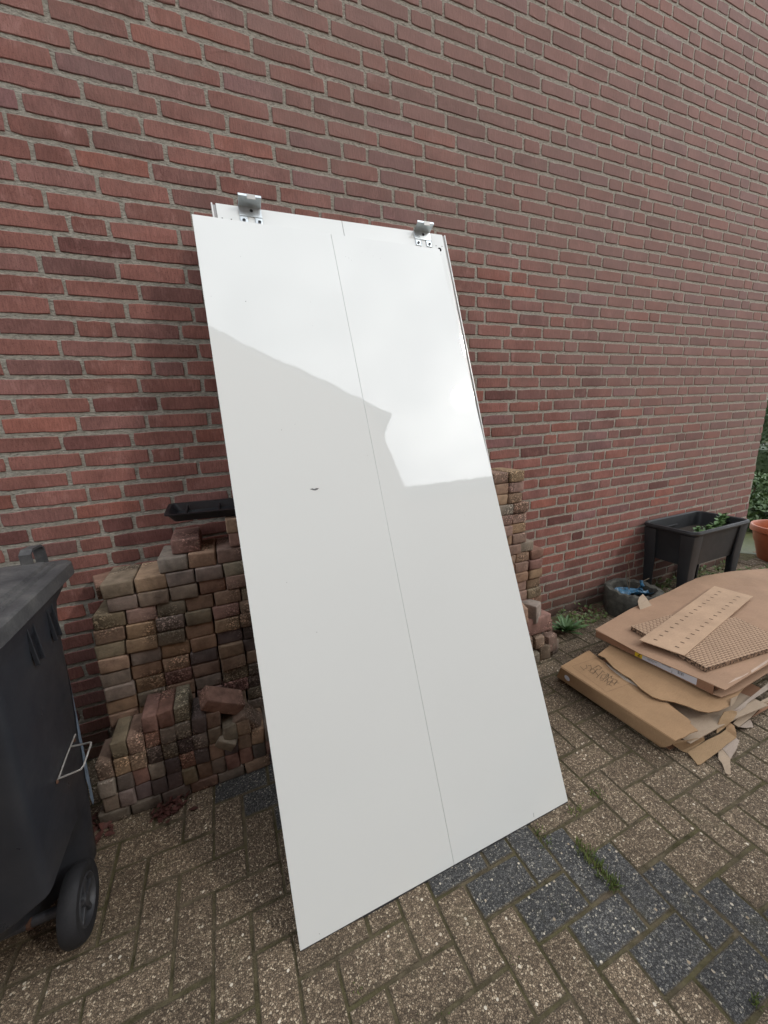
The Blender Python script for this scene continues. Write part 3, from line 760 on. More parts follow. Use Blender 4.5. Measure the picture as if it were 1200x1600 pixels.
# tumbled heap at the foot of the right stack
def zr(a, b): return (790 + a*120/1067, 880 + b*180/1600)
heap = [((290, 800), (635, 945), -.33, 'reddish', 0, 'reddish paving brick spanning lengthwise above the heap at right stack foot'), ((350, 600), (500, 830), -.33, 'grey', 25, 'rough grey paving brick set diagonally at the foot of the right stack'),
        ((230, 640), (345, 835), -.34, 'tan', -20, 'tan paving brick jutting forward beside the panel edge at right'), ((430, 935), (525, 1035), -.30, 'dark', 0, 'dark paving brick deep inside the gap of the right heap'),
        ((440, 1030), (552, 1175), -.345, 'brown', -10, 'brown paving brick with shaded side in the middle of right heap'), ((572, 1040), (715, 1225), -.345, 'brown', 8, 'brown paving brick with speckled top at right end of the heap'),
        ((618, 1170), (730, 1320), -.34, 'olive', 12, 'olive paving brick at the bottom right corner of the right heap'), ((490, 1240), (622, 1385), -.355, 'olive', -4, 'olive paving brick on the ground in the right heap middle'),
        ((390, 1285), (482, 1405), -.36, 'grey', -6, 'grey paving brick on the ground next to the panel edge at right'), ((410, 1165), (525, 1285), -.33, 'dark', 0, 'dark paving brick in the second layer of the right heap'),
        ((340, 1045), (405, 1180), -.35, 'brown', -15, 'narrow brown paving brick by the panel edge in the right heap'), ((575, 800), (645, 1000), -.29, 'reddish', 4, 'red crumbling paving brick upright at the right side of heap')]
for (a, b, y, colour, yaw, lab) in heap:
    p0, p1, p2 = gy(*zr(*a), y), gy(*zr(b[0], b[1]), y), gy(*zr(b[0], a[1]), y)
    cx, cz = (p0.x + p1.x)/2, (p0.z + p1.z)/2; wx = abs(p2.x - p0.x)*0.98; wz = max(0.05, abs(p0.z - p1.z)*0.88)
    dp = 0.11
    paving_brick(LOOSE[len(lab) % 5], (cx, y + dp/2, max(cz, wz/2 + 0.001)), (R(rs.uniform(-4, 4)), R(rs.uniform(-5, 5)), R(yaw)), colour, lab, (wx/0.19, dp/0.092, wz/0.060))

# black seed tray lying on the left stack
tr = tag(empty('seed_tray', (0.03, -0.15, 1.075)), 'shallow black plastic tray lying on top of the left stack', 'tray')
def rr(x0, x1, y0, y1, z, r=0.02, n_=4): return [(p[0], p[1], z) for p in rounded_poly([(x0, y0), (x1, y0), (x1, y1), (x0, y1)], r, n_)]
link('tray_body', loft_mesh('tray_body', [rr(-.225, .225, -.062, .062, 0.0), rr(-.245, .245, -.075, .075, 0.030), rr(-.252, .252, -.082, .082, 0.030), rr(-.252, .252, -.082, .082, 0.034), rr(-.240, .240, -.070, .070, 0.034), rr(-.220, .220, -.056, .056, 0.006)], smooth=False), M['tray'], tr)
for q in (-.18, -.06, .06, .18): box('divider', (0.006, 0.118, 0.020), (q, 0, 0.018), M['tray'], tr)
tr.rotation_euler = (R(6), R(1), R(-2))

# ================================================================== WHEELED BIN
bn = tag(empty('wheelie_bin', (-0.735, -0.60, 0.0)), 'black wheeled bin with grey lid standing beside the left stack', 'bin')
ox, oy = -0.735, -0.60
def bsec(z, xf, xn, yfar, ynear, ys=-0.60, r=0.035, zn=0.0):
    mir = lambda x: 2*ox - x
    pts = [(xn, ynear), (xn, ys - 0.03), (xf, ys + 0.03), (xf, yfar), (mir(xf), yfar), (mir(xf), ys + 0.03), (mir(xn), ys - 0.03), (mir(xn), ynear)]
    return [(p[0] - ox, p[1] - oy, z + zn*min(1, max(0, (-0.64 - p[1])/0.18))) for p in rounded_poly(pts, r, 5)]
secs = [bsec(.030, -.565, -.660, -.520, -.82, zn=.17), bsec(.050, -.556, -.652, -.500, -.825, zn=.155), bsec(.155, -.5515, -.640, -.488, -.83, zn=.07), bsec(.235, -.546, -.600, -.480, -.835, zn=.015), bsec(.275, -.544, -.548, -.478, -.828), bsec(.45, -.5345, -.5345, -.467, -.835),
        bsec(.62, -.527, -.527, -.457, -.84), bsec(.845, -.5155, -.5155, -.452, -.845), bsec(.905, -.512, -.512, -.446, -.85), bsec(.930, -.510, -.510, -.436, -.855), bsec(.956, -.502, -.502, -.390, -.865), bsec(.985, -.500, -.500, -.375, -.87)]
link('body', loft_mesh('body', secs), M['bin'], bn)
for (yy, zb) in ((-.650, .838), (-.523, .838)):
    for q, nm in ((-0.017, 'rib'), (0.017, 'rib')):
        box(nm, (0.010, 0.0035, 0.135), (-.5125 - ox + 0.003, yy - oy + q, 0.905), M['bin'], bn, (0, R(-2.8), 0), bevel=0.001, seg=1)
    box('recess', (0.004, 0.030, 0.125), (-.5130 - ox + 0.0005, yy - oy, 0.905), M['tray'], bn, (0, R(-2.8), 0))
# lid: skirt band, step and shallow dome
def lsec(z, d, r=0.05): return [(p[0], p[1], z) for p in rounded_poly([(-.247 + d, -.275 + d), (.247 - d, -.275 + d), (.247 - d, .293 - d), (-.247 + d, .293 - d)], max(0.008, r - d*0.4), 5)]
lid = link('lid', loft_mesh('lid', [lsec(.977, .006), lsec(.975, 0.0), lsec(1.012, .002), lsec(1.017, .008), lsec(1.017, .034), lsec(1.024, .038), lsec(1.024, .050), lsec(1.033, .056), lsec(1.038, .095), lsec(1.041, .17)]), M['lid'], bn)
lid.rotation_euler = (0, 0, 0)
hp = [(-.585 - ox, -.385 - oy, 1.018), (-.585 - ox, -.385 - oy, 1.066), (-.583 - ox, -.372 - oy, 1.077), (-.578 - ox, -.325 - oy, 1.076), (-.577 - ox, -.312 - oy, 1.066), (-.577 - ox, -.306 - oy, 1.010)]
hsec = []
for i, p in enumerate(hp):
    d = (Vector(hp[min(i+1, 5)]) - Vector(hp[max(i-1, 0)])).normalized(); side = Vector((1, 0, 0)); up_ = d.cross(side).normalized()
    hsec.append([tuple(Vector(p) + side*a + up_*b) for a, b in ((-.015, -.0035), (.015, -.0035), (.015, .0035), (-.015, .0035))])
link('lid_handle', loft_mesh('lid_handle', hsec, smooth=False), M['lid'], lid)
# wheels and axle
def wheel(x, flip):
    wr = 0.098
    tyre = link('wheel', lathe_mesh('wheel', [(0.064, -.020), (0.080, -.0245), (0.091, -.022), (0.0975, -.012), (0.0985, 0), (0.0975, .012), (0.091, .022), (0.080, .0245), (0.064, .020), (0.062, 0.0), (0.064, -.020)], 40), M['rubber'], bn, (x, -.715 - oy, wr), (0, R(90), 0))
    hub = link('rim', lathe_mesh('rim', [(0.0645, .006), (0.0645, .020), (0.060, .0225), (0.056, .018), (0.054, .008), (0.018, .010), (0.016, .021), (0.0001, .023)], 36), M['hub'], tyre)
    for k in range(5):
        a = 2*math.pi*k/5 + .3
        box('spoke', (0.040, 0.013, 0.010), (math.cos(a)*0.036, math.sin(a)*0.036, 0.0125), M['hub'], tyre, (0, 0, a), bevel=0.002, seg=1)
    return tyre
wheel(-.546 - ox, 1); w2 = wheel(.546 + ox - 0.0 - 0.0, -1); w2.location.x = -(-.546 - ox); w2.rotation_euler = (0, R(-90), 0)
link('axle', tube_mesh('axle', [(-0.19, -.715 - oy, .098), (0.165, -.715 - oy, .098)], 0.0135, 12), M['axle'], bn)
link('axle_bracket', tube_mesh('axle_bracket', [(0.073, -.715 - oy, .098), (0.083, -.715 - oy, .098)], 0.0165, 12), M['rust'], bn)
# faded blue stripe along the far corner, and the wire holder
bl = [(.72, -.468, -.453), (.64, -.478, -.455), (.56, -.490, -.458), (.51, -.498, -.460), (.47, -.502, -.461), (.43, -.497, -.463), (.39, -.503, -.465), (.33, -.510, -.470), (.29, -.502, -.472), (.25, -.506, -.476), (.21, -.496, -.480)]
def xs(z): return -.5155 - (0.845 - z)*0.047
V = []
for z, ya, yb in bl:
    for k in range(5):
        s = k/4; yy = ya + (yb - ya)*s; xx = xs(z) + 0.0012 - max(0, yy + 0.490)*0.30*(max(0, (yy + .490)/.03))
        V.append((xx - ox, yy - oy, z))
Fc = [(i*5+k, i*5+k+1, (i+1)*5+k+1, (i+1)*5+k) for i in range(len(bl)-1) for k in range(4)]
link('blue_stripe', mesh('blue_stripe', V, Fc), M['blue'], bn)
def bp(x, y, z): return (x - ox, y - oy, z)
link('wire_holder', tube_mesh('wire_holder', [bp(-.530, -.565, .500), bp(-.500, -.578, .506), bp(-.474, -.591, .514), bp(-.469, -.596, .516), bp(-.468, -.606, .513), bp(-.470, -.672, .505), bp(-.474, -.681, .503), bp(-.500, -.682, .500), bp(-.527, -.681, .496)], 0.0026, 8), M['wire'], bn)
link('wire_holder', tube_mesh('wire_holder', [bp(-.527, -.683, .495), bp(-.5285, -.600, .503), bp(-.5285, -.523, .508)], 0.0022, 8), M['wire'], bn)
for (yy, zz) in ((-.682, .489), (-.535, .497)):
    link('rivet', lathe_mesh('rivet', [(0.0001, .004), (0.005, .003), (0.0065, 0)], 12), M['rust'], bn, bp(-.5305, yy, zz), (0, R(90), 0))

# ================================================================== CARDBOARD HEAP
def zc(a, b): return (860 + a*340/1200, 960 + b*260/918)
def zf(a, b): return (1040 + a/7.5, 1080 + b/7.5)
def z1(a, b): return (860 + a/6.667, 1000 + b/6.667)
def P(tr_, lst): return [gz(*tr_(a, b), z) for a, b, z in lst]
# bottom carton, ripped open
lo = tag(empty('torn_carton', (1.7, -0.8, 0)), 'ripped open brown carton with a pen drawing, at the bottom of the heap', 'carton')
def child_card(name, pts, thick, mat, parent):
    o = card(name, [Vector(p) - parent.location for p in pts], thick, mat, parent); return o
ZF = 0.118
flap_edge = [(215, 200), (262, 236), (300, 262), (340, 300), (395, 330), (420, 360), (470, 388), (540, 428), (600, 452), (650, 486), (710, 538), (760, 575), (775, 592), (770, 600), (815, 640), (770, 655), (740, 676), (700, 690), (690, 697)]
flap = P(zc, [(58, 286, ZF)] + [(a, b, ZF) for a, b in flap_edge])
child_card('printed_flap', flap, 0.004, M['card'], lo)
sp0, sp1, sp2, sp3 = gz(*zc(60, 290), ZF - .002), gz(*zc(688, 697), ZF - .002), gz(*zc(630, 742), .036), gz(*zc(38, 342), .036)
mid = [sp3.lerp(sp0, .5) + Vector((-.006, 0, 0))]
side_pts = [sp0, sp1, sp1.lerp(sp2, .35) + Vector((-.004, -.004, 0)), sp1.lerp(sp2, .8) + Vector((-.006, .004, 0)), sp2 + Vector((-.002, .012, 0)), sp2 + Vector((0, .03, 0)), sp3]
child_card('carton_side', side_pts, 0.004, M['card'], lo)
child_card('end_flap', P(zc, [(38, 342, .036), (60, 284, ZF), (215, 198, ZF), (195, 205, .085), (120, 250, .036)]), 0.004, M['card'], lo)
child_card('carton_base', [(1.575, -.53, .016), (1.575, -1.06, .016), (2.35, -1.03, .016), (2.35, -.50, .016)], 0.005, M['card_side'], lo)
child_card('torn_lip', P(zc, [(300, 262, ZF+.006), (340, 296, ZF+.010), (395, 330, ZF+.006), (430, 356, ZF+.010), (470, 386, ZF+.003), (600, 450, ZF+.004), (720, 540, ZF+.003), (650, 488, ZF), (540, 430, ZF), (410, 362, ZF), (330, 300, ZF)]), 0.003, M['torn'], lo)
link_z = ZF + 0.0012
def stroke_mesh(name, lines, tr_, z, wd, mat, parent):
    V, Fc = [], []
    for ln in lines:
        Q = [gz(*tr_(a, b), z) - parent.location for a, b in ln]
        for i in range(len(Q)-1):
            d = (Q[i+1]-Q[i]); s = Vector((-d.y, d.x, 0)); s.normalize(); o_ = len(V)
            V += [Q[i]+s*wd, Q[i]-s*wd, Q[i+1]-s*wd, Q[i+1]+s*wd]; Fc.append((o_, o_+1, o_+2, o_+3))
    return link(name, mesh(name, V, Fc), mat, parent)
frame_lines = [[(225, 275), (470, 190)], [(225, 275), (585, 542)], [(585, 542), (845, 447)], [(470, 190), (560, 245)]]
stroke_mesh('pen_frame', frame_lines, z1, link_z, 0.0007, M['ink_soft'], lo)
pen = [[(312, 276), (345, 308), (382, 290), (374, 258)], [(345, 308), (352, 318)], [(395, 318), (440, 300), (502, 262), (470, 285)], [(392, 268), (420, 262), (428, 295), (410, 330), (440, 350)], [(440, 300), (470, 318), (452, 345), (430, 335)], [(502, 262), (535, 290), (508, 312), (480, 300)],
       [(440, 355), (468, 330), (490, 300)], [(470, 330), (500, 372), (480, 395)], [(500, 372), (530, 340), (545, 318), (565, 340)], [(515, 405), (540, 362), (580, 362)], [(530, 395), (560, 402), (600, 345)], [(560, 402), (545, 420), (515, 415)], [(575, 405), (612, 350), (590, 440)], [(560, 435), (600, 400), (645, 372), (630, 400), (665, 405)], [(585, 455), (610, 430), (640, 440), (655, 405)],
       [(580, 470), (612, 462), (640, 420)], [(612, 462), (640, 480)], [(640, 440), (670, 452), (690, 432)], [(665, 405), (700, 425), (660, 470)], [(680, 440), (715, 450)]]
stroke_mesh('pen_lettering', pen, z1, link_z + .0003, 0.0011, M['ink'], lo)
# printing and sticker on the carton side (x = const face)
def side_at(a, b):
    px, py = z1(a, b); d = ray(px, py)
    o_ = sp0; n_ = (sp1 - sp0).cross(sp3 - sp0).normalized()
    if n_.x > 0: n_ = -n_
    return CAM + d * ((o_ - CAM).dot(n_) / d.dot(n_)) + n_*0.0045, n_
V, Fc = [], []
rsx = random.Random(4)
for (a0, b0, a1, b1, h) in ((350, 480, 450, 545, 16), (335, 505, 408, 552, 16), (455, 552, 525, 600, 14), (252, 425, 285, 447, 22), (250, 448, 270, 462, 18)):
    n_ = max(2, int((a1-a0)/9))
    for k in range(n_):
        s0, s1 = k/n_, (k + rsx.uniform(.45, .85))/n_; o_ = len(V); hh = h*rsx.uniform(.65, 1)
        for (s, e) in ((s0, 0), (s1, 0), (s1, hh), (s0, hh)):
            q, nn = side_at(a0 + (a1-a0)*s, b0 + (b1-b0)*s + e); V.append(q - lo.location)
        Fc.append((o_, o_+1, o_+2, o_+3))
link('printed_text', mesh('printed_text', V, Fc), M['ink_soft'], lo)
q, nn = side_at(180, 393)
ez_ = Vector((0, 0, 1)); ez_ = (ez_ - nn*ez_.dot(nn)).normalized(); ey_ = nn.cross(ez_)
V = [q - lo.location + (ey_*math.cos(k*math.pi/12) + ez_*math.sin(k*math.pi/12))*0.0160 for k in range(24)]
link('sticker', mesh('sticker', V, [tuple(range(24))]), M['sticker'], lo)

# inner sheets
ins = tag(empty('carton_liner', (2.0, -0.9, 0)), 'pale inner cardboard sheet drooping between the torn carton and top box', 'cardboard sheet')
rows = []
for i in range(9):
    s = i/8; y = -0.60 - 0.50*s
    rows.append([(1.615 + .02*math.sin(i) + 0.52*t_ - 2.0, y + 0.9 - 0.03*t_*s, 0.066 + 0.016*math.sin(t_*3) - 0.012*s*(1-t_)) for t_ in (0, .15, .35, .6, 1.0)])
grid_sheet('sheet', rows, 0.004, M['card_in'], ins)
child_card('end_wall', P(zf, [(75, 620, .052), (130, 570, .062), (245, 585, .060), (450, 540, .060), (460, 575, .045), (250, 725, .006), (190, 700, .008)]), 0.004, M['card_flute'], ins)
child_card('end_strip', P(zf, [(640, 300, .075), (735, 232, .082), (800, 225, .082), (1200, -95, .09), (1200, -20, .085), (960, 140, .080), (930, 190, .078), (830, 265, .075), (720, 300, .07)]), 0.004, M['card_grey'], ins)

fl2 = tag(empty('torn_cardboard_flap', (1.85, -0.85, 0)), 'brown cardboard flap with ragged edge sagging under the top box', 'cardboard sheet')
edge2 = [(262, 222), (300, 238), (345, 290), (400, 330), (440, 352), (500, 410), (560, 452), (610, 470), (680, 482), (760, 507), (815, 530), (870, 541), (930, 532), (985, 508)]
far2 = [(1.93, -.52), (2.5, -1.06)]
rows = []
for i, (a, b) in enumerate(edge2):
    s = i/(len(edge2)-1); e = gz(*zc(a, b), 0.142 - 0.018*s); fx_, fy_ = 2.05 + 0.25*s, -.545 - 0.49*s
    q = Vector((fx_, fy_, 0.150))
    rows.append([tuple(e.lerp(q, k/5) + Vector((0, 0, 0.012*math.sin(math.pi*k/5))) - fl2.location) for k in range(6)])
grid_sheet('sheet', rows, 0.0045, M['card'], fl2)
child_card('curl', P(zf, [(760, 185, .125), (770, 90, .150), (850, 55, .155), (800, 150, .130)]), 0.003, M['card_in'], fl2)

rt = tag(empty('torn_cardboard_strip', (1.75, -1.2, 0)), 'long torn brown cardboard strip trailing on the slabs in front', 'cardboard strip')
child_card('strip', P(zf, [(258, 715, .020), (330, 800, .008), (375, 860, .006), (412, 858, .006), (470, 815, .010), (620, 705, .024), (720, 620, .034), (828, 545, .042), (705, 450, .052), (640, 500, .046), (480, 575, .036)]), 0.004, M['card_flute'], rt)
child_card('bent_end', P(zf, [(705, 450, .052), (828, 545, .042), (830, 490, .056), (805, 405, .066), (760, 372, .070), (712, 392, .064)]), 0.004, M['card'], rt)
child_card('upright_tear', P(zf, [(600, 495, .050), (602, 420, .066), (640, 320, .090), (690, 240, .108), (770, 224, .112), (832, 235, .110), (836, 270, .100), (790, 340, .085), (715, 405, .068), (690, 430, .060)]), 0.004, M['card_flute'], rt)
tl = tag(empty('torn_cardboard_scrap', (1.7, -1.25, 0)), 'pale torn cardboard scrap hanging down onto the slabs', 'cardboard scrap')
child_card('upper_piece', P(zf, [(660, 665, .022), (720, 590, .034), (820, 540, .040), (866, 580, .034), (830, 680, .022), (762, 795, .010), (720, 735, .014)]), 0.004, M['card_grey'], tl)
child_card('lower_piece', P(zf, [(618, 690, .018), (655, 665, .022), (760, 790, .012), (756, 870, .008), (768, 968, .005), (735, 978, .005), (700, 955, .005), (680, 890, .006), (660, 838, .008), (620, 795, .010)]), 0.0035, M['card_in'], tl)
sh = tag(empty('cardboard_sheet', (2.1, -1.1, 0)), 'pale cardboard sheet with a torn corner at the right of the heap', 'cardboard sheet')
child_card('sheet', P(zf, [(790, 375, .040), (860, 420, .030), (1000, 310, .034), (1090, 215, .038), (1150, 160, .040), (1200, 140, .042), (1400, 0, .05), (1400, -120, .06), (1200, 70, .055), (1000, 180, .052), (900, 270, .048)]), 0.004, M['card_in'], sh)
child_card('torn_corner', P(zf, [(868, 420, .026), (990, 330, .024), (1010, 360, .016), (1030, 420, .008), (940, 430, .014)]), 0.003, M['card_grey'], sh)
child_card('under_sheet', P(zf, [(1010, 310, .022), (1180, 150, .028), (1400, 20, .03), (1400, 90, .02), (1200, 190, .014), (1080, 250, .014)]), 0.004, M['card_side'], sh)

# top box: long flat carton
tb = tag(empty('flat_carton', (2.4, -0.8, 0)), 'long flat kraft box with yellow and white label on top of the heap', 'carton')
ZT = 0.205
outl = [gz(930, 983, ZT)] + [gz(*zc(a, b), z) for a, b, z in ((440, -30, ZT), (560, -85, .206), (660, -128, .208), (740, -170, .213), (800, -198, .222), (860, -215, .228), (1000, -238, .228), (1200, -254, .228))] + [Vector((3.74, -.50, .228)), Vector((3.78, -1.03, .216)), None]
near = [gz(*zc(1200, 275), ZT), gz(*zc(1080, 345), ZT), gz(*zc(965, 417), ZT), gz(*zc(900, 388), ZT), gz(1000, 1021, ZT)]
child_card('lid_sheet', outl[:-1] + near, 0.004, M['card_pink'], tb)
def offz(p, z): return Vector((p.x, p.y, z))
L0, L1 = offz(gz(932, 985, ZT), ZT - .002), gz(*zc(905, 393), ZT - .002)
child_card('label_side', [L0, L1, offz(L1, .160), offz(L0, .168)], 0.004, M['card_side'], tb)
child_card('bottom_sheet', [offz(L0, .166) + Vector((.004, 0, 0)), offz(L1, .158) + Vector((.004, 0, 0)), gz(*zc(945, 455), .155), gz(*zc(1040, 420), .155), gz(*zc(1200, 320), .158), Vector((3.2, -1.04, .17)), Vector((3.2, -.45, .18))], 0.004, M['card_pink'], tb)
child_card('end_tuck', [L1 + Vector((.03, .01, -.004)), Vector((2.2, -1.035, ZT - .006)), Vector((2.2, -1.035, .165)), offz(L1, .165) + Vector((.03, .01, 0))], 0.004, M['card_side'], tb)
def side_label(name, s0, s1, t0, t1, mat, lift=0.0005):
    nrm_ = (L1 - L0).cross(Vector((0, 0, -1))).normalized()
    if nrm_.x > 0: nrm_ = -nrm_
    def q(s, t_): return L0.lerp(L1, s) + Vector((0, 0, -0.0385*t_)) + nrm_*(0.0003 + lift) - tb.location
    # the panel leans with its own thickness: stay just proud of it
    return link(name, mesh(name, [q(s0, t0), q(s1, t0), q(s1, t1), q(s0, t1)], [(0, 1, 2, 3)]), mat, tb)
side_label('yellow_label', .39, .455, .02, .93, M['label_yellow'], .004)
side_label('white_label', .455, .885, .02, .95, M['label_white'], .004)
for (s0, s1, t0, t1) in ((.62, .69, .12, .34), (.745, .757, .2, .6), (.76, .766, .2, .6), (.77, .782, .2, .6), (.786, .79, .2, .6), (.50, .58, .45, .52), (.50, .555, .62, .68), (.70, .705, .5, .9)):
    side_label('label_print', s0, s1, t0, t1, M['label_grey'], .0048)
fc = bpy.data.curves.new('number_two', 'FONT'); fc.body = '2'; fc.size = 0.040; fc.align_x = 'CENTER'; fc.align_y = 'CENTER'
tmp = bpy.data.objects.new('tmp_text', fc); COL.objects.link(tmp)
dg = bpy.context.evaluated_depsgraph_get(); tme = bpy.data.meshes.new_from_object(tmp.evaluated_get(dg)); bpy.data.objects.remove(tmp)
dirx = (L1 - L0).normalized(); upz = Vector((0, 0, 1)); nz_ = dirx.cross(upz).normalized(); upz = nz_.cross(dirx)
cpos = L0.lerp(L1, .428) + Vector((0, 0, -0.019)) + nz_*0.0062 - tb.location
mt = Matrix((( dirx.x, upz.x, nz_.x, cpos.x), (dirx.y, upz.y, nz_.y, cpos.y), (dirx.z, upz.z, nz_.z, cpos.z), (0, 0, 0, 1)))
tme.transform(mt); tme.name = 'number_two'; link('number_two', tme, M['hole'], tb)
child_card('tape_residue', P(zc, [(975, 384, ZT+.0012), (1020, 352, ZT+.0012), (1060, 338, ZT+.0012), (1095, 318, ZT+.0012), (1085, 330, ZT+.0012), (1045, 352, ZT+.0012)]), 0.0006, M['tape'], tb)
child_card('tape_residue', P(zc, [(1105, 310, ZT+.0012), (1200, 248, ZT+.0012), (1200, 262, ZT+.0012), (1110, 322, ZT+.0012)]), 0.0006, M['tape'], tb)
child_card('stuck_up_flap', P(lambda a, b: (930 + a/10, 880 + b/10), [(710, 745, .20), (680, 660, .225), (668, 590, .24), (690, 530, .252), (745, 480, .262), (800, 540, .245), (885, 662, .205)]), 0.003, M['card_in'], tb)

# honeycomb board and perforated strip on the box
hb = tag(empty('honeycomb_board', (2.2, -0.8, 0.2105)), 'two layer slit honeycomb cardboard board lying on the flat box', 'cardboard board')
HT = 0.232
hpts = P(zc, [(445, 65, HT), (860, 295, HT), (1200, 190, HT), (1420, 120, HT), (1340, 150, HT), (1200, 98, HT), (1030, 18, HT), (820, -40, HT), (660, 2, HT)])
hpts = [hpts[0], hpts[1], hpts[2], Vector((2.75, -1.05, HT)), Vector((3.05, -.93, HT)), hpts[5], hpts[6], hpts[8]]
rot_ = math.atan2((hpts[2]-hpts[1]).y, (hpts[2]-hpts[1]).x)
hb.rotation_euler = (0, 0, rot_)
iv = (Matrix.Translation(hb.location) @ Matrix.Rotation(rot_, 4, 'Z')).inverted()
for nm, zt, mt_ in (('upper_layer', HT, 'honey'), ('lower_layer', HT - .0115, 'honey')):
    pl = [iv @ Vector((p.x, p.y, zt)) for p in hpts]
    o = card(nm, pl, 0.0105, M['honey'], hb); o.data.materials.append(M['honey_edge'])
    for pg in o.data.polygons:
        if abs(pg.normal.z) < 0.5: pg.material_index = 1
ps = tag(empty('perforated_strip', (2.4, -0.7, 0.236)), 'narrow kraft strip with two rows of slots, lying across the honeycomb board', 'cardboard strip')
ZS = 0.2405
sq = P(zc, [(490, 140, ZS - .001), (740, 226, ZS), (1117, -100, ZS - .006), (905, -157, ZS - .006)])
child_card('sheet', sq, 0.004, M['card_strip'], ps)
V, Fc = [], []
A0, B0, C0_, D0 = sq
for rw in (.26, .74):
    for k in range(15):
        u = 0.055 + k*0.062
        c_ = (A0.lerp(D0, u)).lerp(B0.lerp(C0_, u), rw); dl = (D0 - A0).normalized()*0.0042; dw = (B0 - A0).normalized()*0.0085
        o_ = len(V); V += [c_ + dl*a + dw*b + Vector((0, 0, .0009)) - ps.location for a, b in ((-1, -1), (1, -1), (1, 1), (-1, 1))]; Fc.append((o_, o_+1, o_+2, o_+3))
link('slot_row', mesh('slot_row', V, Fc), M['ink'], ps)

# ================================================================== RAISED PLANTER, CONCRETE RING, TERRACOTTA POT
pt = tag(empty('raised_planter', (3.19, -0.205, 0)), 'anthracite plastic planter box on four wide legs against the wall', 'planter')
def ps_(hx, hy, z, r=.05): return rr(-hx, hx, -hy, hy, z, r, 6)
link('box', loft_mesh('box', [ps_(.285, .135, .315, .03), ps_(.312, .160, .545, .04), ps_(.318, .166, .552, .045), ps_(.334, .182, .556, .055), ps_(.338, .186, .568, .058), ps_(.334, .182, .582, .055), ps_(.322, .170, .584, .048), ps_(.312, .160, .578, .042), ps_(.300, .148, .47, .035)], cap=(True, False)), M['planter'], pt)
link('soil', mesh('soil', [(-.302, -.15, .475), (.302, -.15, .475), (.302, .15, .475), (-.302, .15, .475)], [(0, 1, 2, 3)]), M['potsoil'], pt)
box('inner_ledge', (0.30, 0.012, 0.012), (-.12, .142, .515), M['planter'], pt, bevel=.003)
for sx in (-1, 1):
    for sy in (-1, 1):
        secs = []
        for (z, ex, ey, wx_, wy_, th) in ((0.0, .296, .146, .062, .058, .020), (.20, .306, .155, .078, .070, .018), (.315, .309, .158, .088, .078, .016), (.548, .3235, .1715, .100, .088, .013)):
            q = [(0, 0), (-wx_, 0), (-wx_, -th), (-th, -th), (-th, -wy_), (0, -wy_)]
            q = rounded_poly(q, .010, 3)
            secs.append([(sx*(ex + a), sy*(ey + b), z) for a, b in q])
        link('leg', loft_mesh('leg', secs), M['planter'], pt)

def leaf_blade(L_, w_, bend, seg=4, fold=0.25):
    V, Fc = [], []
    for i in range(seg+1):
        s = i/seg; hw = w_*math.sin(math.pi*min(1, (s**1.35*0.95+0.05)))**0.85*0.5 if s < 1 else 0.0
        z = math.sin(s*bend)*L_*0.55 - (s*s)*bend*L_*0.16; x = L_*s*(1 - 0.12*bend*s)
        V += [(x, -hw, z + hw*fold), (x, 0, z), (x, hw, z + hw*fold)]
    for i in range(seg):
        a = i*3; Fc += [(a, a+3, a+4, a+1), (a+1, a+4, a+5, a+2)]
    return V, Fc
def cluster(name, items, mat):
    V, Fc = [], []
    for (loc, eul, L_, w_, bend) in items:
        v, f_ = leaf_blade(L_, w_, bend); mt = Matrix.Translation(loc) @ Euler(eul).to_matrix().to_4x4(); o_ = len(V)
        V += [mt @ Vector(q) for q in v]; Fc += [tuple(o_+k for k in g_) for g_ in f_]
    me = mesh(name, V, Fc, True); me.materials.append(mat); return me
rv = random.Random(9)
def sprig(h, n_, ls, rnd):
    it = []
    for k in range(n_):
        s = (k+1)/n_; a = k*2.4 + rnd.uniform(-.4, .4)
        it.append(((rnd.gauss(0, .004), rnd.gauss(0, .004), h*s), (rnd.uniform(-.3, .3), -rnd.uniform(0.1, .6), a), ls*rnd.uniform(.7, 1.15), ls*rnd.uniform(.45, .6), rnd.uniform(.5, 1.2)))
    return it
where = ['nearest the planter corner', 'second along the planter front', 'in the middle of the planter front', 'fourth along the planter front', 'near the far planter corner', 'overhanging the far planter corner']
for k, (x, y) in enumerate(((-.16, -.10), (-.05, -.105), (.05, -.10), (.14, -.075), (.21, -.05), (.285, -.03))):
    e = tag(empty('seedling', (3.19 + x, -0.205 + y, .476)), 'green leafy seedling growing %s' % where[k], 'seedling', 'seedlings in the raised planter')
    link('foliage', cluster('foliage', sprig(.085 + .02*(k > 2), 22, .050, rv), M['seedling']), None, e)
    link('stem', tube_mesh('stem', [(0, 0, 0), (.003, 0, .08)], .002, 6), M['seedling'], e)

rg = tag(empty('concrete_ring', (2.555, -0.205, 0)), 'rough grey concrete ring holding blue plastic, below the planter', 'planter ring')
link('ring_wall', lathe_mesh('ring_wall', [(.165, -.01), (.172, .03), (.178, .12), (.176, .172), (.168, .186), (.140, .186), (.130, .176), (.126, .12)], 56, 0.07, jit=.0035), M['concrete'], rg)
link('soil', lathe_mesh('soil', [(.0001, .125), (.07, .130), (.13, .120)], 20, 0.1), M['potsoil'], rg)
bgp = tag(empty('blue_plastic', (2.545, -0.20, 0.13)), 'crumpled blue plastic film lying inside the concrete ring', 'plastic film')
rows = []
for i in range(15):
    u = i/14
    rows.append([(-.115 + .22*u + rv.gauss(0, .003), -.055 + .10*j/7 + .03*math.sin(u*5) + rv.gauss(0, .003), .018 + .030*abs(noise.noise((u*2.2, j*.55, 3.3))) + .012*math.sin(j*1.9 + u*3) + rv.gauss(0, .002)) for j in range(8)])
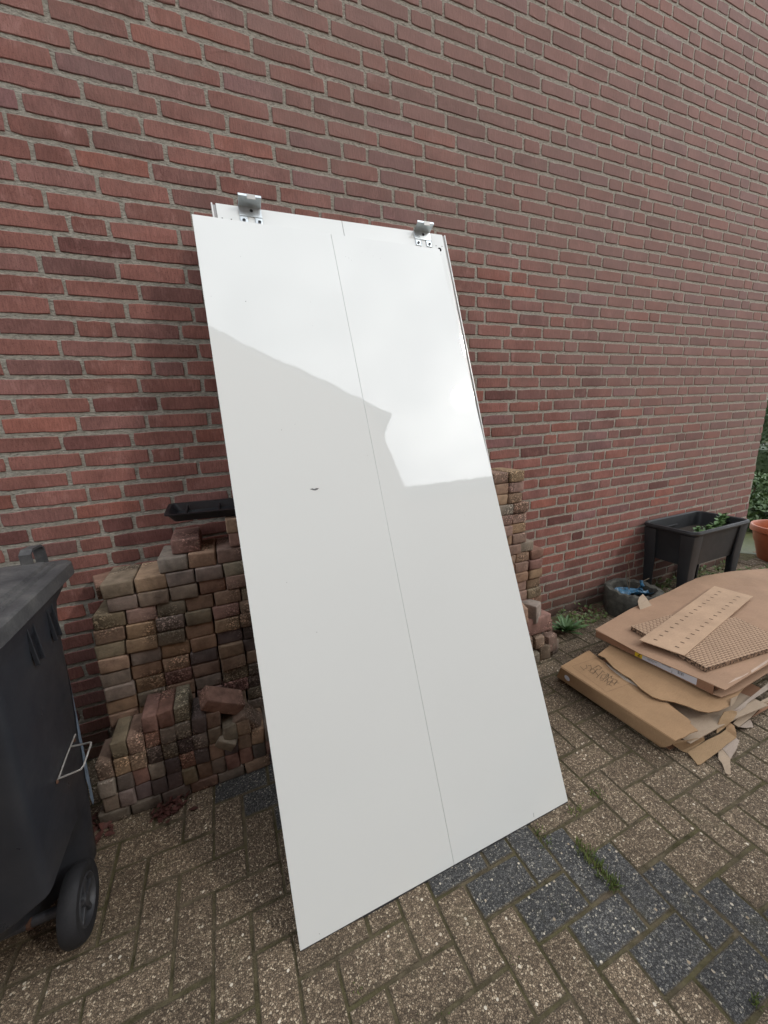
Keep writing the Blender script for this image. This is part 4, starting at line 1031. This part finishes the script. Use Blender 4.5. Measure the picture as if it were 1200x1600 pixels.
grid_sheet('film', rows, 0.001, M['bluebag'], bgp)
link('twisted_end', tube_mesh('twisted_end', [(.085, -.01, .03), (.098, -.012, .055), (.092, -.005, .078), (.10, 0, .088)], .012, 7, [.018, .014, .010, .012]), M['bluebag'], bgp)
for k, (pts_, lab) in enumerate((([(2.56, -.18, .13), (2.56, -.17, .24), (2.545, -.155, .38)], 'thin dry stalk rising highest from the concrete ring'), ([(2.575, -.17, .13), (2.55, -.16, .22), (2.53, -.16, .31)], 'thin dry stalk leaning left out of the concrete ring'), ([(2.60, -.19, .13), (2.66, -.20, .21), (2.71, -.21, .225)], 'dry stalk arching right over the concrete ring rim'))):
    tag(link('dry_stalk', tube_mesh('dry_stalk', [Vector(q) for q in pts_], .0022, 6), M['twig']), lab, 'stalk', 'dry stalks in the concrete ring')

po = tag(empty('terracotta_pot', (4.585, -0.185, 0)), 'large terracotta coloured pot by the wall corner', 'pot')
link('pot', lathe_mesh('pot', [(.0001, .0), (.135, .0), (.145, .01), (.185, .165), (.188, .17), (.192, .175), (.208, .265), (.222, .268), (.230, .275), (.231, .315), (.226, .325), (.214, .325), (.207, .315), (.198, .25), (.0001, .235)], 48), M['terracotta'], po)
link('soil', lathe_mesh('soil', [(.0001, .242), (.19, .240)], 24), M['potsoil'], po)

# ================================================================== WEEDS, LEAVES, GRASS
c_ = gz(884, 990, 0.0)
ro = tag(empty('rosette_weed', (c_.x, c_.y, 0.0)), 'broad leaved green rosette weed at the foot of the wall', 'weed')
for k in range(27):
    a = k*2.399 + rv.uniform(-.2, .2); tier = k/27
    v, f_ = leaf_blade(rv.uniform(.13, .185)*(1 - .45*tier), rv.uniform(.022, .030), rv.uniform(.25, .6), 6, 0.45)
    link('leaf', mesh('leaf', v, f_, True), M['rosette'], ro, (0, 0, .006 + .02*tier), (0, -rv.uniform(.06, .30) - .50*tier, a))
def weed_patch(name, label, n_, x0, x1, y0, y1, hmax, ls, mat='weed'):
    it = []
    for k in range(n_):
        x, y = rv.uniform(x0, x1), rv.uniform(y0, y1); h = rv.uniform(0.005, hmax)
        for j in range(5):
            it.append(((x + rv.gauss(0, .012), y + rv.gauss(0, .012), max(.002, h*rv.uniform(.3, 1))), (rv.uniform(-.5, .5), -rv.uniform(-.2, .6), rv.uniform(0, 6.28)), ls*rv.uniform(.6, 1.3), ls*rv.uniform(.45, .7), rv.uniform(.3, 1.1)))
    return tag(link(name, cluster(name, it, M[mat])), label, 'weeds', None, 'stuff')
weed_patch('creeping_weeds', 'low creeping yellow green weeds between rosette and concrete ring', 55, 1.98, 2.36, -.20, -.03, .06, .022)
weed_patch('creeping_weeds', 'dark low weeds growing under the planter legs', 110, 2.72, 4.1, -.30, -.02, .06, .028)
weed_patch('creeping_weeds', 'leafy weeds growing around the terracotta pot', 60, 4.05, 4.5, -.42, -.28, .09, .035)
def litter(name, label, n_, cx, cy, sx, sy, mat):
    it = [((rv.gauss(cx, sx), rv.gauss(cy, sy), rv.uniform(.003, .012)), (rv.uniform(-.6, .6), rv.uniform(-.5, .5), rv.uniform(0, 6.28)), rv.uniform(.018, .040), rv.uniform(.008, .018), rv.uniform(-.8, 1.4)) for k in range(n_)]
    return tag(link(name, cluster(name, it, M[mat])), label, 'leaf litter', None, 'stuff')
c_ = gz(262, 1268); litter('dead_leaves', 'small heap of dark red dead leaves before the low brick block', 60, c_.x, c_.y, .035, .02, 'dead_leaf')
litter('dead_leaves', 'dark red dead leaves between the bin and the low block', 45, -.585, -.40, .02, .045, 'dead_leaf')
litter('dead_leaves', 'brown dead leaves beside the concrete ring', 60, 2.30, -.08, .05, .035, 'dead_leaf')
def tuft(label, pts_, n_, h):
    it = []
    for k in range(n_):
        px, py = rv.choice(pts_); c0 = gz(px + rv.gauss(0, 5), py + rv.gauss(0, 5))
        it.append(((c0.x, c0.y, -.004), (rv.uniform(-.5, .5), -rv.uniform(.35, 1.35), rv.uniform(0, 6.28)), h*rv.uniform(.5, 1.2), .0030, rv.uniform(.4, 1.3)))
    return tag(link('grass_tuft', cluster('grass_tuft', it, M['grass'])), label, 'grass', None, 'stuff')
tuft('long line of grass growing in the joint between dark slabs', [(905, 1322), (912, 1332), (920, 1340), (930, 1350), (938, 1360), (945, 1370), (955, 1380), (960, 1388)], 230, .034)
tuft('short grass in the joint just beside the panel corner', [(840, 1300), (847, 1308), (853, 1315), (858, 1322)], 60, .020)
tuft('small grass tufts on brown slabs right of the panel corner', [(895, 1272), (905, 1265), (932, 1236), (938, 1246), (930, 1242)], 70, .022)
tuft('tiny grass tuft at the lower right slab joint', [(1180, 1566), (1184, 1570)], 30, .022)
tuft('moss and grass wisps in joints near the bottom edge', [(690, 1575), (650, 1590), (560, 1545), (880, 1418), (800, 1500), (1000, 1440)], 40, .010)

# ================================================================== GARDEN BEYOND THE WALL CORNER
tag(link('garden_ground', mesh('garden_ground', [(5.05, -0.6, -.002), (40, -3, -.002), (40, 30, -.002), (4.4, 30, -.002), (4.4, .25, -.002)], [(0, 1, 2, 3, 4)]), M['lawn']), kind='structure')
tag(link('garden_path', mesh('garden_path', [(13.6, -4, .004), (16.3, -4, .004), (18.8, 12, .004), (16.1, 12, .004)], [(0, 1, 2, 3)]), M['path']), kind='structure')
def leaf_cloud(n_, sampler, size, seed):
    rnd = random.Random(seed); V, Fc = [], []
    for k in range(n_):
        c0 = Vector(sampler(rnd)); e = Euler((rnd.uniform(-1.2, 1.2), rnd.uniform(-1.2, 1.2), rnd.uniform(0, 6.28))).to_matrix(); s = size*rnd.uniform(.6, 1.3); o_ = len(V)
        for q in ((-.5, 0, 0), (0, -.28, .05), (.5, 0, 0), (0, .28, .05)): V.append(c0 + e @ (Vector(q)*s))
        Fc.append((o_, o_+1, o_+2, o_+3))
    return V, Fc
def hedge(label, x0, x1, y0, y1, h, n_, size, seed, cat='hedge', mat='hedge'):
    root = tag(empty('garden_hedge', ((x0+x1)/2, (y0+y1)/2, 0)), label, cat); cx, cy = (x0+x1)/2, (y0+y1)/2
    box('inner_mass', (x1-x0-.15, y1-y0-.15, h-.1), (0, 0, (h-.1)/2), M['hedge'], root, bevel=.08)
    def sm(rnd):
        f_ = rnd.random(); x, y, z = rnd.uniform(x0, x1)-cx, rnd.uniform(y0, y1)-cy, rnd.uniform(0, h)
        if f_ < .35: x = x0-cx + abs(rnd.gauss(0, .06))
        elif f_ < .65: y = y0-cy + abs(rnd.gauss(0, .06))
        else: z = h - abs(rnd.gauss(0, .05))
        return (x, y, z)
    V, Fc = leaf_cloud(n_, sm, size, seed); link('foliage', mesh('foliage', V, Fc), M[mat], root); return root
hedge('low clipped hedge nearest the wall corner in the garden', 9.7, 10.8, .6, 5.0, .62, 5000, .07, 1)
hedge('farther clipped hedge beyond the grey garden path', 18.6, 20.0, 2.5, 10.0, 1.05, 6000, .12, 2)
def bush(label, x, y, rx_, h, n_, size, seed):
    root = tag(empty('garden_shrub', (x, y, 0)), label, 'shrub')
    def sm(rnd):
        a, u = rnd.uniform(0, 6.28), rnd.random()**.4; z = rnd.uniform(.02, 1); rad = rx_*u*math.sqrt(max(0.05, 1 - (z*1.0-.35)**2*1.6))
        return (rad*math.cos(a), rad*math.sin(a), h*z*(0.8 + .3*noise.noise((a, z*3, seed))))
    V, Fc = leaf_cloud(n_, sm, size, seed); link('foliage', mesh('foliage', V, Fc), M['shrub'], root)
    link('stem', tube_mesh('stem', [(0, 0, 0), (.02, 0, h*.6)], .015, 6), M['twig'], root); return root
bush('leafy green shrub closest behind the terracotta pot', 5.75, .55, .45, .42, 2200, .07, 3)
bush('leafy green shrub further out behind the pot', 6.9, 1.05, .6, .50, 2500, .08, 4)
bush('tall shrub visible behind both garden hedges', 24.0, 8.2, 3.0, 3.6, 5000, .28, 5)
